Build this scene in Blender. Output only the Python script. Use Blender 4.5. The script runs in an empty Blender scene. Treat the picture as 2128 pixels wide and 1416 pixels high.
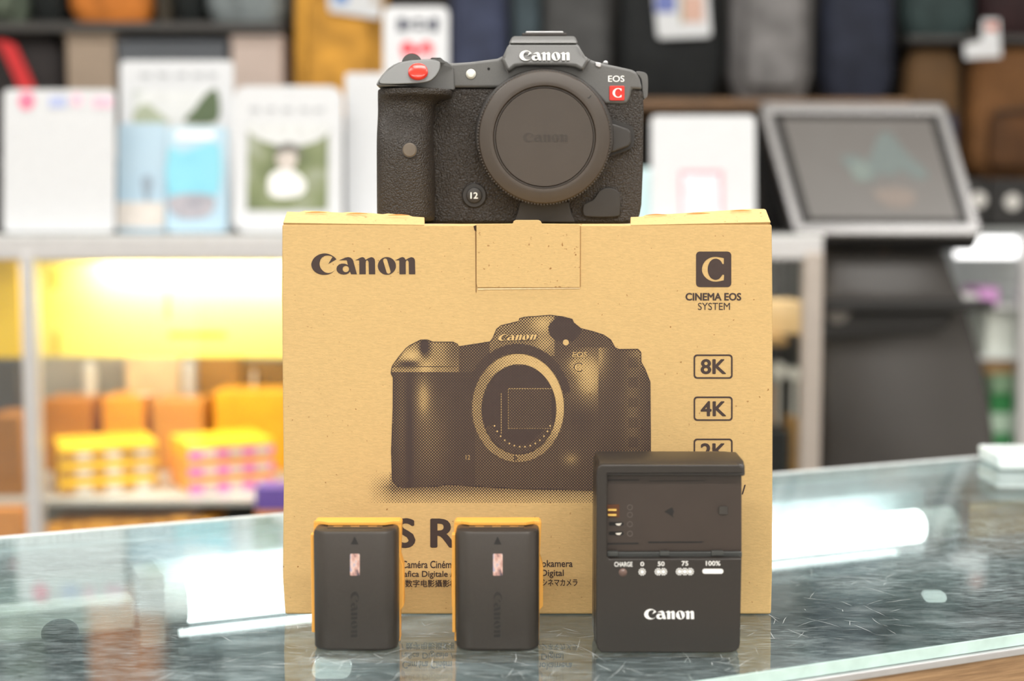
import bpy, bmesh, math, random
from mathutils import Vector, Matrix, Euler
random.seed(11)
R = math.radians
SC = bpy.context.scene
COL = SC.collection

# ------------------------------------------------------------------ camera, world, lights, exposure
F = 2955.0                      # focal length in pixels of the 2128 px wide frame (about 50 mm on 36 mm)
PITCH = R(4.797)
H = 0.1948                      # lens height above the glass top (glass top is z = 0)
cd = bpy.data.cameras.new('camera'); cam = bpy.data.objects.new('camera', cd); COL.objects.link(cam)
cam.location = (0, 0, H); cam.rotation_euler = (R(90) - PITCH, 0, 0)
cd.sensor_width = 36; cd.lens = F * 36 / 2128; cd.clip_start = 0.05; cd.clip_end = 50
cd.dof.use_dof = True; cd.dof.focus_distance = 0.700; cd.dof.aperture_fstop = 5.2
SC.camera = cam

w = bpy.data.worlds.new('world'); SC.world = w; w.use_nodes = True
w.node_tree.nodes['Background'].inputs[0].default_value = (1, .98, .95, 1)
w.node_tree.nodes['Background'].inputs[1].default_value = 0.25
SC.view_settings.view_transform = 'Standard'; SC.view_settings.look = 'None'
SC.view_settings.exposure = 0.0; SC.view_settings.gamma = 1.0
SC.view_settings.use_curve_mapping = False
SC.cycles.use_denoising = True
SC.cycles.max_bounces = 8; SC.cycles.transparent_max_bounces = 16
SC.cycles.sample_clamp_indirect = 6.0

FLOOR = -0.95; CEIL = 1.95
def area(name, loc, sx, sy, power, rot=(0, 0, 0), color=(1, .975, .94)):
    l = bpy.data.lights.new(name, 'AREA'); l.shape = 'RECTANGLE'; l.size = sx; l.size_y = sy
    l.energy = power; l.color = color
    o = bpy.data.objects.new(name, l); COL.objects.link(o); o.location = loc; o.rotation_euler = rot
    return o
for i, (x, y, p) in enumerate([(-1.3, -1.3, 32), (0, -1.3, 34), (1.3, -1.3, 32), (-1.3, .5, 15), (.1, .74, 21), (1.4, .5, 15),
                               (-1.5, 2.0, 12), (0, 2.0, 12), (1.5, 2.0, 12)]):
    area('ceiling_lamp', (x, y, CEIL - .03), 1.2, .3, p)

# ------------------------------------------------------------------ pixel -> world
def ray(px, py):
    xc = (px - 1064) / F; yc = -(py - 708) / F
    return Vector((xc, math.cos(PITCH) + yc * math.sin(PITCH), -math.sin(PITCH) + yc * math.cos(PITCH)))
def at(px, py, Y):
    d = ray(px, py); t = Y / d.y
    return Vector((d.x * t, Y, H + d.z * t))
def onz(px, py, z=0.0):
    d = ray(px, py); t = (z - H) / d.z
    return Vector((d.x * t, d.y * t, z))

# ------------------------------------------------------------------ materials
def lin(c):
    return tuple(((v / 255) / 12.92 if v / 255 <= .04045 else (((v / 255) + .055) / 1.055) ** 2.4) for v in c) + (1,)
MATS = {}
def nodes(name):
    m = bpy.data.materials.new(name); m.use_nodes = True
    nt = m.node_tree; b = nt.nodes['Principled BSDF']
    return m, nt, b, nt.nodes['Material Output']
def link(nt, a, b): nt.links.new(a, b)
def coords(nt, scale=(1, 1, 1), rot=(0, 0, 0)):
    tc = nt.nodes.new('ShaderNodeTexCoord'); mp = nt.nodes.new('ShaderNodeMapping')
    mp.inputs['Scale'].default_value = scale; mp.inputs['Rotation'].default_value = rot
    link(nt, tc.outputs['Object'], mp.inputs['Vector']); return mp.outputs['Vector']
def noise(nt, vec, scale, detail=3, rough=.5):
    n = nt.nodes.new('ShaderNodeTexNoise'); n.inputs['Scale'].default_value = scale
    n.inputs['Detail'].default_value = detail; n.inputs['Roughness'].default_value = rough
    link(nt, vec, n.inputs['Vector']); return n.outputs['Fac']
def ramp(nt, fac, stops):
    r = nt.nodes.new('ShaderNodeValToRGB'); e = r.color_ramp.elements
    while len(e) < len(stops): e.new(.5)
    for i, (p, c) in enumerate(stops):
        e[i].position = p; e[i].color = c if len(c) == 4 else tuple(c) + (1,)
    link(nt, fac, r.inputs['Fac']); return r.outputs['Color']
def math_(nt, op, a, b=None):
    n = nt.nodes.new('ShaderNodeMath'); n.operation = op
    for i, v in enumerate((a, b)):
        if v is None: continue
        if isinstance(v, (int, float)): n.inputs[i].default_value = v
        else: link(nt, v, n.inputs[i])
    return n.outputs[0]
def bump(nt, b, h, strength, dist=.001):
    n = nt.nodes.new('ShaderNodeBump'); n.inputs['Strength'].default_value = strength
    n.inputs['Distance'].default_value = dist
    link(nt, h, n.inputs['Height']); link(nt, n.outputs['Normal'], b.inputs['Normal'])
def M(name, rgb, rough=.5, metal=0.0, var=.10, scale=80, bmp=0, bscale=800, spec=.5, stretch=(1, 1, 1)):
    if name in MATS: return MATS[name]
    m, nt, b, out = nodes(name)
    c = lin(rgb); v = coords(nt, stretch); f = noise(nt, v, scale)
    lo = tuple(x * (1 - var) for x in c[:3]); hi = tuple(min(1, x * (1 + var)) for x in c[:3])
    link(nt, ramp(nt, f, [(.3, lo), (.7, hi)]), b.inputs['Base Color'])
    b.inputs['Roughness'].default_value = rough; b.inputs['Metallic'].default_value = metal
    b.inputs['Specular IOR Level'].default_value = spec
    if bmp: bump(nt, b, noise(nt, v, bscale, 4), bmp)
    MATS[name] = m; return m
def EMIT(name, rgb, strength):
    if name in MATS: return MATS[name]
    m, nt, b, out = nodes(name)
    b.inputs['Base Color'].default_value = lin(rgb); b.inputs['Emission Color'].default_value = lin(rgb)
    b.inputs['Emission Strength'].default_value = strength
    MATS[name] = m; return m
def CARD(name, rgb):
    m, nt, b, out = nodes(name); c = lin(rgb)
    v = coords(nt, (1, 1, 3.5)); f = noise(nt, v, 420, 5, .65)
    k = lambda s: tuple(x * s for x in c[:3])
    base = ramp(nt, f, [(.3, k(.90)), (.7, k(1.07))])
    v2 = coords(nt); sp = noise(nt, v2, 520, 2, .4)
    mx = nt.nodes.new('ShaderNodeMix'); mx.data_type = 'RGBA'
    link(nt, ramp(nt, sp, [(.70, (0, 0, 0)), (.78, (1, 1, 1))]), mx.inputs['Factor'])
    link(nt, base, mx.inputs[6]); mx.inputs[7].default_value = lin((150, 108, 62))
    link(nt, mx.outputs[2], b.inputs['Base Color'])
    b.inputs['Roughness'].default_value = .75; b.inputs['Specular IOR Level'].default_value = .25
    bump(nt, b, f, .15, .0006)
    MATS[name] = m; return m
def LEATHER(name, rgb, rough=.5):
    m, nt, b, out = nodes(name)
    v = coords(nt); vo = nt.nodes.new('ShaderNodeTexVoronoi'); vo.inputs['Scale'].default_value = 1150
    nz = nt.nodes.new('ShaderNodeTexNoise'); nz.inputs['Scale'].default_value = 700; link(nt, v, nz.inputs['Vector'])
    mx = nt.nodes.new('ShaderNodeMix'); mx.data_type = 'VECTOR'; mx.inputs['Factor'].default_value = .0012
    link(nt, v, mx.inputs[4]); link(nt, nz.outputs['Color'], mx.inputs[5]); link(nt, mx.outputs[1], vo.inputs['Vector'])
    c = lin(rgb)
    link(nt, ramp(nt, vo.outputs['Distance'], [(.1, tuple(x * 1.15 for x in c[:3])), (.8, tuple(x * .7 for x in c[:3]))]), b.inputs['Base Color'])
    b.inputs['Roughness'].default_value = rough
    bump(nt, b, math_(nt, 'MULTIPLY', vo.outputs['Distance'], -1.0), .9, .0006)
    MATS[name] = m; return m
def CLEAR(name, tint, ior=1.5, rough=.0, scratches=False, smear=None):
    """thin-walled clear sheet: transmits straight through, mirrors by Fresnel on both faces"""
    m, nt, b, out = nodes(name); nt.nodes.remove(b)
    tr = nt.nodes.new('ShaderNodeBsdfTransparent'); tr.inputs[0].default_value = tint + (1,)
    gl = nt.nodes.new('ShaderNodeBsdfGlossy'); gl.inputs['Roughness'].default_value = rough
    gl.inputs['Color'].default_value = (.97, 1, 1, 1)
    fr = nt.nodes.new('ShaderNodeFresnel'); geo = nt.nodes.new('ShaderNodeNewGeometry')
    i = math_(nt, 'ADD', math_(nt, 'MULTIPLY', geo.outputs['Backfacing'], 1 / ior - ior), ior)
    link(nt, i, fr.inputs['IOR'])
    mx = nt.nodes.new('ShaderNodeMixShader'); link(nt, fr.outputs[0], mx.inputs[0])
    link(nt, tr.outputs[0], mx.inputs[1]); link(nt, gl.outputs[0], mx.inputs[2])
    last = mx.outputs[0]
    if scratches:
        masks = []
        for ang, sc_, th in ((15, 1, .64), (52, 1.2, .65), (95, 1.1, .66), (140, .9, .65), (-20, 1.5, .64)):
            v = coords(nt, (60 * sc_, 2300 * sc_, 1), (0, 0, R(ang)))
            n = noise(nt, v, 1.0, 1.5, .4)
            masks.append(ramp(nt, n, [(th, (0, 0, 0)), (th + .05, (1, 1, 1))]))
        big = ramp(nt, noise(nt, coords(nt, (9, 9, 9)), 1.0, 3), [(.35, (0.1,) * 3), (.7, (1,) * 3)])
        s = masks[0]
        for q in masks[1:]: s = math_(nt, 'MAXIMUM', s, q)
        s = math_(nt, 'MULTIPLY', math_(nt, 'MULTIPLY', s, big), .55)
        sm1 = noise(nt, coords(nt, (17, 36, 1), (0, 0, R(20))), 1.0, 6, .65)
        sm2 = math_(nt, 'MULTIPLY', ramp(nt, sm1, [(.50, (0, 0, 0)), (.72, (1, 1, 1))]), .17)
        s = math_(nt, 'ADD', math_(nt, 'ADD', s, sm2), .02)
        df = nt.nodes.new('ShaderNodeBsdfDiffuse'); df.inputs[0].default_value = lin((206, 222, 226))
        m2 = nt.nodes.new('ShaderNodeMixShader'); link(nt, s, m2.inputs[0])
        link(nt, last, m2.inputs[1]); link(nt, df.outputs[0], m2.inputs[2]); last = m2.outputs[0]
    link(nt, last, out.inputs['Surface'])
    MATS[name] = m; return m

# ------------------------------------------------------------------ mesh building
def cr(pts, n=6, closed=True):
    """Catmull-Rom smoothing of a list of 2-D points"""
    out = []; N = len(pts)
    rng = range(N) if closed else range(N - 1)
    for i in rng:
        g = lambda k: pts[k % N] if closed else pts[max(0, min(N - 1, k))]
        p0, p1, p2, p3 = g(i - 1), g(i), g(i + 1), g(i + 2)
        for j in range(n):
            t = j / n
            out.append(tuple(.5 * ((2 * b) + (c - a) * t + (2 * a - 5 * b + 4 * c - d) * t * t + (3 * b - a - 3 * c + d) * t ** 3)
                             for a, b, c, d in zip(p0, p1, p2, p3)))
    if not closed: out.append(tuple(pts[-1]))
    return out
def rrect(x0, y0, x1, y1, r, n=5):
    out = []
    for cx, cy, a0 in ((x1 - r, y0 + r, -90), (x1 - r, y1 - r, 0), (x0 + r, y1 - r, 90), (x0 + r, y0 + r, 180)):
        for k in range(n + 1):
            a = R(a0 + 90 * k / n); out.append((cx + r * math.cos(a), cy + r * math.sin(a)))
    return out
def circ(cx, cy, rx, ry=None, n=32):
    ry = ry or rx
    return [(cx + rx * math.cos(2 * math.pi * k / n), cy + ry * math.sin(2 * math.pi * k / n)) for k in range(n)]

class MB:
    def __init__(s): s.bm = bmesh.new()
    def box(s, a, b):
        v = [s.bm.verts.new((x, y, z)) for x in (a[0], b[0]) for y in (a[1], b[1]) for z in (a[2], b[2])]
        for f in ((0, 1, 3, 2), (4, 6, 7, 5), (0, 4, 5, 1), (2, 3, 7, 6), (0, 2, 6, 4), (1, 5, 7, 3)):
            s.bm.faces.new([v[i] for i in f])
        return s
    def hexa(s, A, B):
        """two quads (lists of 4 points) joined"""
        a = [s.bm.verts.new(p) for p in A]; b = [s.bm.verts.new(p) for p in B]
        s.bm.faces.new(a); s.bm.faces.new(b[::-1])
        for i in range(4): s.bm.faces.new((a[i], b[i], b[(i + 1) % 4], a[(i + 1) % 4]))
        return s
    def rings(s, rings, cap=True, closed=True):
        V = [[s.bm.verts.new(p) for p in r] for r in rings]
        n = len(V[0])
        for a, b in zip(V, V[1:]):
            for i in range(n if closed else n - 1):
                j = (i + 1) % n; s.bm.faces.new((a[i], a[j], b[j], b[i]))
        if cap: s.bm.faces.new(V[0][::-1]); s.bm.faces.new(V[-1])
        return s
    def prism(s, pts, Y0, Y1, plane=None, yf=None):
        """outline in pixels measured on plane Y, extruded straight back from Y0 to Y1"""
        pl = plane if plane is not None else (Y0 if isinstance(Y0, (int, float)) else Y1)
        P = [at(x, y, pl) for x, y in pts]
        f = [Vector((p.x, yf(*q) if yf else Y0, p.z)) for p, q in zip(P, pts)]
        b = [Vector((p.x, Y1, p.z)) for p in P]
        return s.rings([f, b])
    def lathe(s, prof, origin, axis='Y', n=48, wob=None):
        """profile of (radius, along) ; along runs toward +axis"""
        rings = []
        for r, a in prof:
            ring = []
            for k in range(n):
                t = 2 * math.pi * k / n; rr = r * (wob(k) if (wob and r > 0) else 1)
                c, d = rr * math.cos(t), rr * math.sin(t)
                ring.append(Vector(origin) + (Vector((c, a, d)) if axis == 'Y' else Vector((c, d, a)) if axis == 'Z' else Vector((a, c, d))))
            rings.append(ring)
        return s.rings(rings)
    def tube(s, path, r, n=10):
        path = [Vector(p) for p in path]; rings = []
        for i, p in enumerate(path):
            t = (path[min(i + 1, len(path) - 1)] - path[max(i - 1, 0)]).normalized()
            up = Vector((0, 0, 1)) if abs(t.z) < .9 else Vector((1, 0, 0))
            a = t.cross(up).normalized(); b = t.cross(a)
            rings.append([p + a * r * math.cos(2 * math.pi * k / n) + b * r * math.sin(2 * math.pi * k / n) for k in range(n)])
        return s.rings(rings)

def root_loc(p):
    v = Vector((0, 0, 0))
    while p: v += p.location; p = p.parent
    return v
def finish(name, me, mat, parent=None, bevel=0, seg=3, sub=0, ang=35, smooth=True):
    o = bpy.data.objects.new(name, me); COL.objects.link(o)
    if parent: off = root_loc(parent); o.parent = parent
    else:
        xs = [v.co for v in me.vertices]
        off = Vector(((min(c.x for c in xs) + max(c.x for c in xs)) / 2, (min(c.y for c in xs) + max(c.y for c in xs)) / 2, min(c.z for c in xs)))
        o.location = off
    me.transform(Matrix.Translation(-off))
    if mat: me.materials.append(mat)
    if smooth:
        for p in me.polygons: p.use_smooth = True
        if not sub: me.set_sharp_from_angle(angle=R(ang))
    if bevel:
        b = o.modifiers.new('bevel', 'BEVEL'); b.width = bevel; b.segments = seg; b.limit_method = 'ANGLE'; b.angle_limit = R(30)
        b.harden_normals = True
    if sub:
        d = o.modifiers.new('sub', 'SUBSURF'); d.levels = sub; d.render_levels = sub
    return o
def obj(name, mb, mat, parent=None, **k):
    bmesh.ops.recalc_face_normals(mb.bm, faces=mb.bm.faces[:])
    me = bpy.data.meshes.new(name); mb.bm.to_mesh(me); mb.bm.free()
    return finish(name, me, mat, parent, **k)
def thing(name, label, cat, loc, group=None):
    o = bpy.data.objects.new(name, None); COL.objects.link(o); o.location = loc; o.empty_display_size = .02
    return tag(o, label, cat, group)
def tag(o, label, cat, group=None):
    o['label'] = label; o['category'] = cat
    if group: o['group'] = group
    return o
def struct(o): o['kind'] = 'structure'; return o

# flat shapes (loops with holes) and text
def curve_mesh(loops):
    c = bpy.data.curves.new('tmp', 'CURVE'); c.dimensions = '2D'; c.fill_mode = 'BOTH'
    for L in loops:
        s = c.splines.new('POLY'); s.points.add(len(L) - 1)
        for p, q in zip(s.points, L): p.co = (q[0], q[1], 0, 1)
        s.use_cyclic_u = True
    o = bpy.data.objects.new('tmp', c); COL.objects.link(o)
    dg = bpy.context.evaluated_depsgraph_get(); dg.update()
    me = bpy.data.meshes.new_from_object(o.evaluated_get(dg))
    bpy.data.objects.remove(o); bpy.data.curves.remove(c); me.materials.clear(); return me
def text_raw(body, bold=0.0, shear=0.0):
    c = bpy.data.curves.new('tmp', 'FONT'); c.body = body; c.offset = bold; c.shear = shear; c.resolution_u = 4
    o = bpy.data.objects.new('tmp', c); COL.objects.link(o)
    dg = bpy.context.evaluated_depsgraph_get(); dg.update()
    me = bpy.data.meshes.new_from_object(o.evaluated_get(dg))
    bpy.data.objects.remove(o); bpy.data.curves.remove(c); me.materials.clear(); return me
def map_mesh(me, fn, thick=0.0, dirv=Vector((0, 1, 0))):
    """2-D mesh -> 3-D by fn(u,v); given a thickness extruded backwards"""
    for v in me.vertices: v.co = fn(v.co.x, v.co.y) + dirv * v.co.z
    if thick:
        bm = bmesh.new(); bm.from_mesh(me)
        r = bmesh.ops.extrude_face_region(bm, geom=bm.faces[:])
        bmesh.ops.translate(bm, vec=dirv * thick, verts=[e for e in r['geom'] if isinstance(e, bmesh.types.BMVert)])
        bmesh.ops.recalc_face_normals(bm, faces=bm.faces[:])
        bm.to_mesh(me); bm.free()
    return me
def shape(name, loops, Y, mat, parent, thick=.00015, fn=None):
    f = fn or (lambda u, v: at(u, v, Y))
    return finish(name, map_mesh(curve_mesh(loops), f, thick), mat, parent, smooth=False)
def text(name, body, box, Y, mat, parent, bold=0.0, thick=.00015, shear=0.0, fn=None, keep=None):
    """text fitted to a pixel box (x0,y0,x1,y1) on plane Y; keep=(a,b): the part of the unit width kept"""
    me = text_raw(body, 0, shear)
    if bold > 0:
        bm = bmesh.new()
        for kk, (dx, dy) in enumerate(((0, 0), (-1, 0), (1, 0), (0, -.7), (0, .7), (-.7, -.5), (.7, .5), (.7, -.5), (-.7, .5))):
            bm2 = bmesh.new(); bm2.from_mesh(me)
            bmesh.ops.translate(bm2, vec=(dx * bold, dy * bold, kk * 3e-6), verts=bm2.verts[:])
            tm = bpy.data.meshes.new('tmp'); bm2.to_mesh(tm); bm2.free(); bm.from_mesh(tm); bpy.data.meshes.remove(tm)
        bm.to_mesh(me); bm.free()
    xs = [v.co.x for v in me.vertices]; ys = [v.co.y for v in me.vertices]
    a, b, c, d = min(xs), max(xs), min(ys), max(ys)
    x0, y0, x1, y1 = box
    g = fn or (lambda u, v: at(u, v, Y))
    f = lambda u, v: g(x0 + (u - a) / (b - a) * (x1 - x0), y1 - (v - c) / (d - c) * (y1 - y0))
    return finish(name, map_mesh(me, f, thick), mat, parent, smooth=False)

_n = [(908, 188), (960, 165), (1000, 142), (1045, 128), (1080, 140), (1100, 170), (1108, 182), (1160, 150), (1215, 130), (1255, 140), (1280, 170), (1287, 210),
      (1292, 462), (1170, 462), (1165, 225), (1150, 195), (1130, 190), (1115, 205), (1108, 235), (1110, 462), (988, 462), (985, 200), (975, 190), (908, 190)]
def _slot():
    a, b, r = (1482, 193), (1548, 412), 40
    ang = math.atan2(b[1] - a[1], b[0] - a[0]); o = []
    for c, s in ((a, 90), (b, -90)):
        for k in range(9): t = ang + R(s + 180 * k / 8); o.append((c[0] + r * math.cos(t), c[1] + r * math.sin(t)))
    return o
LOGO = [cr([(548, 172), (520, 140), (480, 108), (430, 80), (370, 62), (315, 58), (250, 68), (190, 92), (130, 135), (90, 190), (67, 255), (70, 310), (90, 360), (130, 410), (190, 448),
        (250, 468), (320, 474), (390, 465), (450, 440), (495, 405), (524, 372)], 4, False) +
        cr([(518, 382), (500, 398), (460, 424), (420, 436), (370, 436), (320, 418), (270, 375), (240, 330), (225, 275), (228, 225), (245, 175), (280, 130), (330, 105), (390, 98), (440, 108), (475, 122)], 4, False) +
        [(392, 262)],
        [(598, 188), (660, 165), (720, 138), (775, 128), (820, 140), (850, 165), (870, 200), (940, 462), (828, 462), (808, 408), (780, 440), (740, 462), (690, 470), (630, 460), (585, 435),
         (555, 395), (548, 355), (560, 310), (600, 270), (650, 255), (700, 255), (740, 268), (767, 284), (748, 198), (740, 190), (598, 190)], circ(728, 360, 62, n=20),
        _n, circ(1515, 300, 174, 172, 36), _slot(), [(x + 768, y) for x, y in _n]]
def logo(name, box, Y, mat, parent, thick=.0002, fn=None, spin=False, fat=0, shear=0):
    x0, y0, x1, y1 = box; g = fn or (lambda u, v: at(u, v, Y))
    def f(u, v):
        s, t = (u - 67) / 1993, (v - 58) / 416
        if spin: return g(x1 - t * (x1 - x0), y0 + s * (y1 - y0))     # reads downwards
        return g(x0 + s * (x1 - x0) - shear * t, y0 + t * (y1 - y0))
    return finish(name, map_mesh(curve_mesh(LOGO), f, thick), mat, parent, smooth=False)
SERIF_C = cr([(797, 365), (768, 365), (745, 320), (710, 285), (670, 268), (635, 262), (580, 275), (530, 315), (500, 370), (482, 430), (480, 490), (490, 550), (520, 615), (560, 655), (610, 675), (650, 678),
           (700, 660), (735, 625), (768, 578)], 3, False) + cr([(797, 578), (803, 590), (795, 688)], 1, False) + cr([(740, 700), (690, 710), (635, 714), (560, 705), (480, 668), (420, 615), (380, 550), (366, 490),
           (370, 430), (390, 370), (430, 310), (490, 262), (560, 233), (640, 226), (710, 234), (770, 245), (797, 252)], 3, False)
def serif_c(box):
    x0, y0, x1, y1 = box
    return [(x0 + (x - 366) / 437 * (x1 - x0), y0 + (y - 226) / 488 * (y1 - y0)) for x, y in SERIF_C]

# ------------------------------------------------------------------ shared materials
m_white = M('white_paint', (242, 241, 238), .5)
m_paper = M('white_paper', (212, 214, 217), .55, var=.02)
m_black = M('black_plastic', (34, 33, 33), .45)
m_ink = M('brown_black_ink', (62, 47, 42), .7, var=.06)
m_card = CARD('kraft_card', (207, 174, 119))
m_cardedge = M('kraft_edge', (236, 206, 160), .8, scale=600)
m_alu = M('satin_aluminium', (196, 196, 198), .35, .7, var=.04)

# ------------------------------------------------------------------ room
def room():
    fl = struct(obj('floor', MB().box((-3.2, -2.2, FLOOR - .05), (3.2, 3.75, FLOOR)), M('floor_tile', (176, 170, 160), .4)))
    struct(obj('ceiling', MB().box((-3.2, -2.2, CEIL), (3.2, 3.75, CEIL + .05)), m_white))
    struct(obj('wall_back', MB().box((-3.2, 3.7, FLOOR), (3.2, 3.75, CEIL)), M('dark_slatwall', (58, 54, 50), .7)))
    struct(obj('wall_left', MB().box((-3.25, -2.2, FLOOR), (-3.2, 3.75, CEIL)), m_white))
    struct(obj('wall_right', MB().box((3.2, -2.2, FLOOR), (3.25, 3.75, CEIL)), m_white))
    struct(obj('wall_front', MB().box((-3.2, -2.25, FLOOR), (3.2, -2.2, CEIL)), m_white))
room()

# ------------------------------------------------------------------ front glass counter
U = Vector((.918, .395, 0)).normalized(); N_ = Vector((-U.y, U.x, 0))
P0 = onz(1800, 1363)                          # a point on the front edge
WID = 0.405
def cp(s, t, z): return P0 + U * s + N_ * t + Vector((0, 0, z))   # along, across (back), height
def cbox(mb, s0, s1, t0, t1, z0, z1):
    mb.hexa([cp(s0, t0, z0), cp(s1, t0, z0), cp(s1, t1, z0), cp(s0, t1, z0)], [cp(s0, t0, z1), cp(s1, t0, z1), cp(s1, t1, z1), cp(s0, t1, z1)]); return mb
S0, S1 = -.85, .62
def solve(px, py, t):
    """where the sight line through a pixel meets the upright plane at distance t behind the front edge: along, height"""
    d = ray(px, py); A = P0 + N_ * t
    k = (A.dot(N_)) / d.dot(N_); p = d * k
    return (p - A).dot(U), H + d.z * k
def counter():
    t = thing('glass_display_counter', 'scratched glass-topped display counter carrying the cardboard box, batteries and charger', 'display counter', cp(-.1, .2, FLOOR))
    g = obj('glass_top', cbox(MB(), S0, S1, 0, WID, -.0055, 0), CLEAR('counter_glass', (.89, .955, .95), 1.85, .010, scratches=True), t)
    # glass edges: pale green polished strips
    m_edge = M('green_glass_edge', (196, 222, 216), .15, var=.1)
    e = obj('glass_edge', cbox(MB(), S0, S1, -.0012, -.0001, -.0055, -.0002), m_edge, t); e['label'] = 'pale green polished front edge'
    obj('back_edge', cbox(MB(), S0, S1, WID, WID + .004, -.0055, .0006), M('bright_edge', (240, 244, 244), .2), t)
    obj('front_rail', cbox(MB(), S0, S1, -.004, .010, -.0095, -.0058), m_alu, t, bevel=.0008)
    obj('back_rail', cbox(MB(), S0, S1, WID - .012, WID + .003, -.020, -.0058), M('grey_rail', (150, 156, 158), .4, .5), t, bevel=.001)
    mw, nt, b, out = nodes('oak_laminate')
    v = coords(nt, (3, 3, 60), (0, 0, 0)); f = noise(nt, v, 9, 6, .6)
    link(nt, ramp(nt, f, [(.3, lin((126, 96, 66))), (.7, lin((176, 142, 104)))]), b.inputs['Base Color']); b.inputs['Roughness'].default_value = .5
    obj('wood_front', cbox(MB(), S0, S1, -.002, .012, FLOOR + .001, -.0096), mw, t)
    obj('back_panel', cbox(MB(), S0, S1, WID - .004, WID + .002, -.048, -.021), M('pale_back_panel', (206, 218, 218), .35), t)
    obj('lower_back_panel', cbox(MB(), S0, S1, WID - .006, WID + .002, FLOOR + .001, -.0482), M('dark_back_panel', (44, 53, 55), .4), t)
    obj('side_panel', cbox(MB(), S1, S1 + .008, 0, WID, FLOOR + .001, -.006), M('side_glass_frame', (70, 84, 86), .4), t)
    obj('side_panel', cbox(MB(), S0 - .008, S0, 0, WID, FLOOR + .001, -.006), M('side_glass_frame', (70, 84, 86), .4), t)
    sh = obj('shelf', cbox(MB(), S0, S1, .013, WID - .03, -.150, -.142), M('slate_shelf', (34, 44, 46), .35, var=.35, scale=22), t)
    sh['label'] = 'dark slate shelf inside'
    obj('bright_strip', cbox(MB(), solve(372, 1312, WID - .062)[0], solve(1860, 1150, WID - .062)[0], WID - .065, WID - .060, solve(1620, 1174, WID - .062)[1] - .0022, solve(1620, 1174, WID - .062)[1] + .0012), EMIT('bright_strip_white', (255, 255, 255), 2.0), t)  # thin emissive bar running parallel to the counter
    # tube lamp along the back
    TT = WID - .034
    zt_ = (solve(1640, 1116, TT)[1] + solve(1880, 1101, TT)[1]) / 2
    sa, sb = solve(385, 1215, TT)[0], solve(1903, 1100, TT)[0]; sc0 = solve(1972, 1098, TT)[0]
    def ax(s): return cp(s, TT, zt_)
    tl = obj('tube_lamp', MB().tube([ax(sa), ax(sb)], .0125, 20), EMIT('tube_light', (255, 255, 255), 9.0), t); tl['label'] = 'glowing white tube lamp'
    obj('tube_cap', MB().tube([ax(sb + .0002), ax(sc0)], .0130, 20), M('tube_cap_grey', (244, 242, 238), .35), tl)
    obj('tube_cap', MB().tube([ax(sa - .015), ax(sa - .0002)], .0130, 20), M('tube_cap_grey', (244, 242, 238), .35), tl)
    obj('lamp_bracket', cbox(MB(), sc0 + .0003, sc0 + .006, WID - .05, WID - .005, zt_ - .014, -.021), M('bracket_dark', (70, 72, 72), .5), t)
    obj('lamp_bracket', cbox(MB(), sa - .030, sa - .0155, WID - .05, WID - .005, zt_ - .020, -.021), M('bracket_grey', (190, 190, 184), .5), t)
    obj('lamp_rail', cbox(MB(), sc0 + .008, S1, TT - .010, TT + .010, zt_ - .014, zt_ + .012), M('tan_rail', (226, 194, 146), .5), t, bevel=.004)
    obj('lamp_rail', cbox(MB(), S0, sa - .032, TT - .010, TT + .010, zt_ - .012, zt_ + .009), M('cream_rail', (250, 247, 238), .4), t, bevel=.004)
    # individual scratches in the glass
    mb = MB(); rnd = random.Random(5)
    for k in range(280):
        px = rnd.choice([rnd.uniform(300, 1700), rnd.uniform(590, 1640), rnd.uniform(590, 1640), rnd.uniform(590, 1640), rnd.uniform(1600, 1900)]); py = rnd.uniform(1285, 1412) if px < 1640 else rnd.uniform(1200, 1330)
        c = onz(px, py); a = rnd.uniform(0, math.pi * 2); L = rnd.uniform(.003, .016) * (1 if k % 9 else 2.2); bend = rnd.uniform(-14, 14); wd = rnd.uniform(.00003, .00008)
        pts = []; p = c.copy(); nseg = 8
        for i in range(nseg + 1):
            pts.append(p.copy()); p += Vector((math.cos(a), math.sin(a), 0)) * L / nseg; a += bend * L / nseg + rnd.uniform(-.08, .08)
        L_, R_ = [], []
        for i, p in enumerate(pts):
            d = (pts[min(i + 1, nseg)] - pts[max(i - 1, 0)]).normalized(); n = Vector((-d.y, d.x, 0)) * wd * math.sin(math.pi * (i + .3) / (nseg + .6))
            L_.append(mb.bm.verts.new(p + n + Vector((0, 0, .00004)))); R_.append(mb.bm.verts.new(p - n + Vector((0, 0, .00004))))
        for i in range(nseg): mb.bm.faces.new((L_[i], L_[i + 1], R_[i + 1], R_[i]))
    sc = obj('scratch_marks', mb, M('scratch_white', (235, 240, 240), .5), g, smooth=False); sc['kind'] = 'stuff'
    # things inside the counter
    c = onz(125, 1322) ; d = ray(125, 1318)
    p = Vector((0, 0, H)) + d * ((-.030 - H) / d.z)
    p = onz(125, 1316, -.0125)
    tag(obj('rubber_knob', MB().lathe([(.0005 + .0088 * math.sin(math.pi * k / 12), -.0068 * math.cos(math.pi * k / 12)) for k in range(13)], p, 'Z', 28), M('knob_brown', (26, 20, 17), .6)),
        'dark brown oval knob seen through the counter glass at lower left', 'knob')
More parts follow.
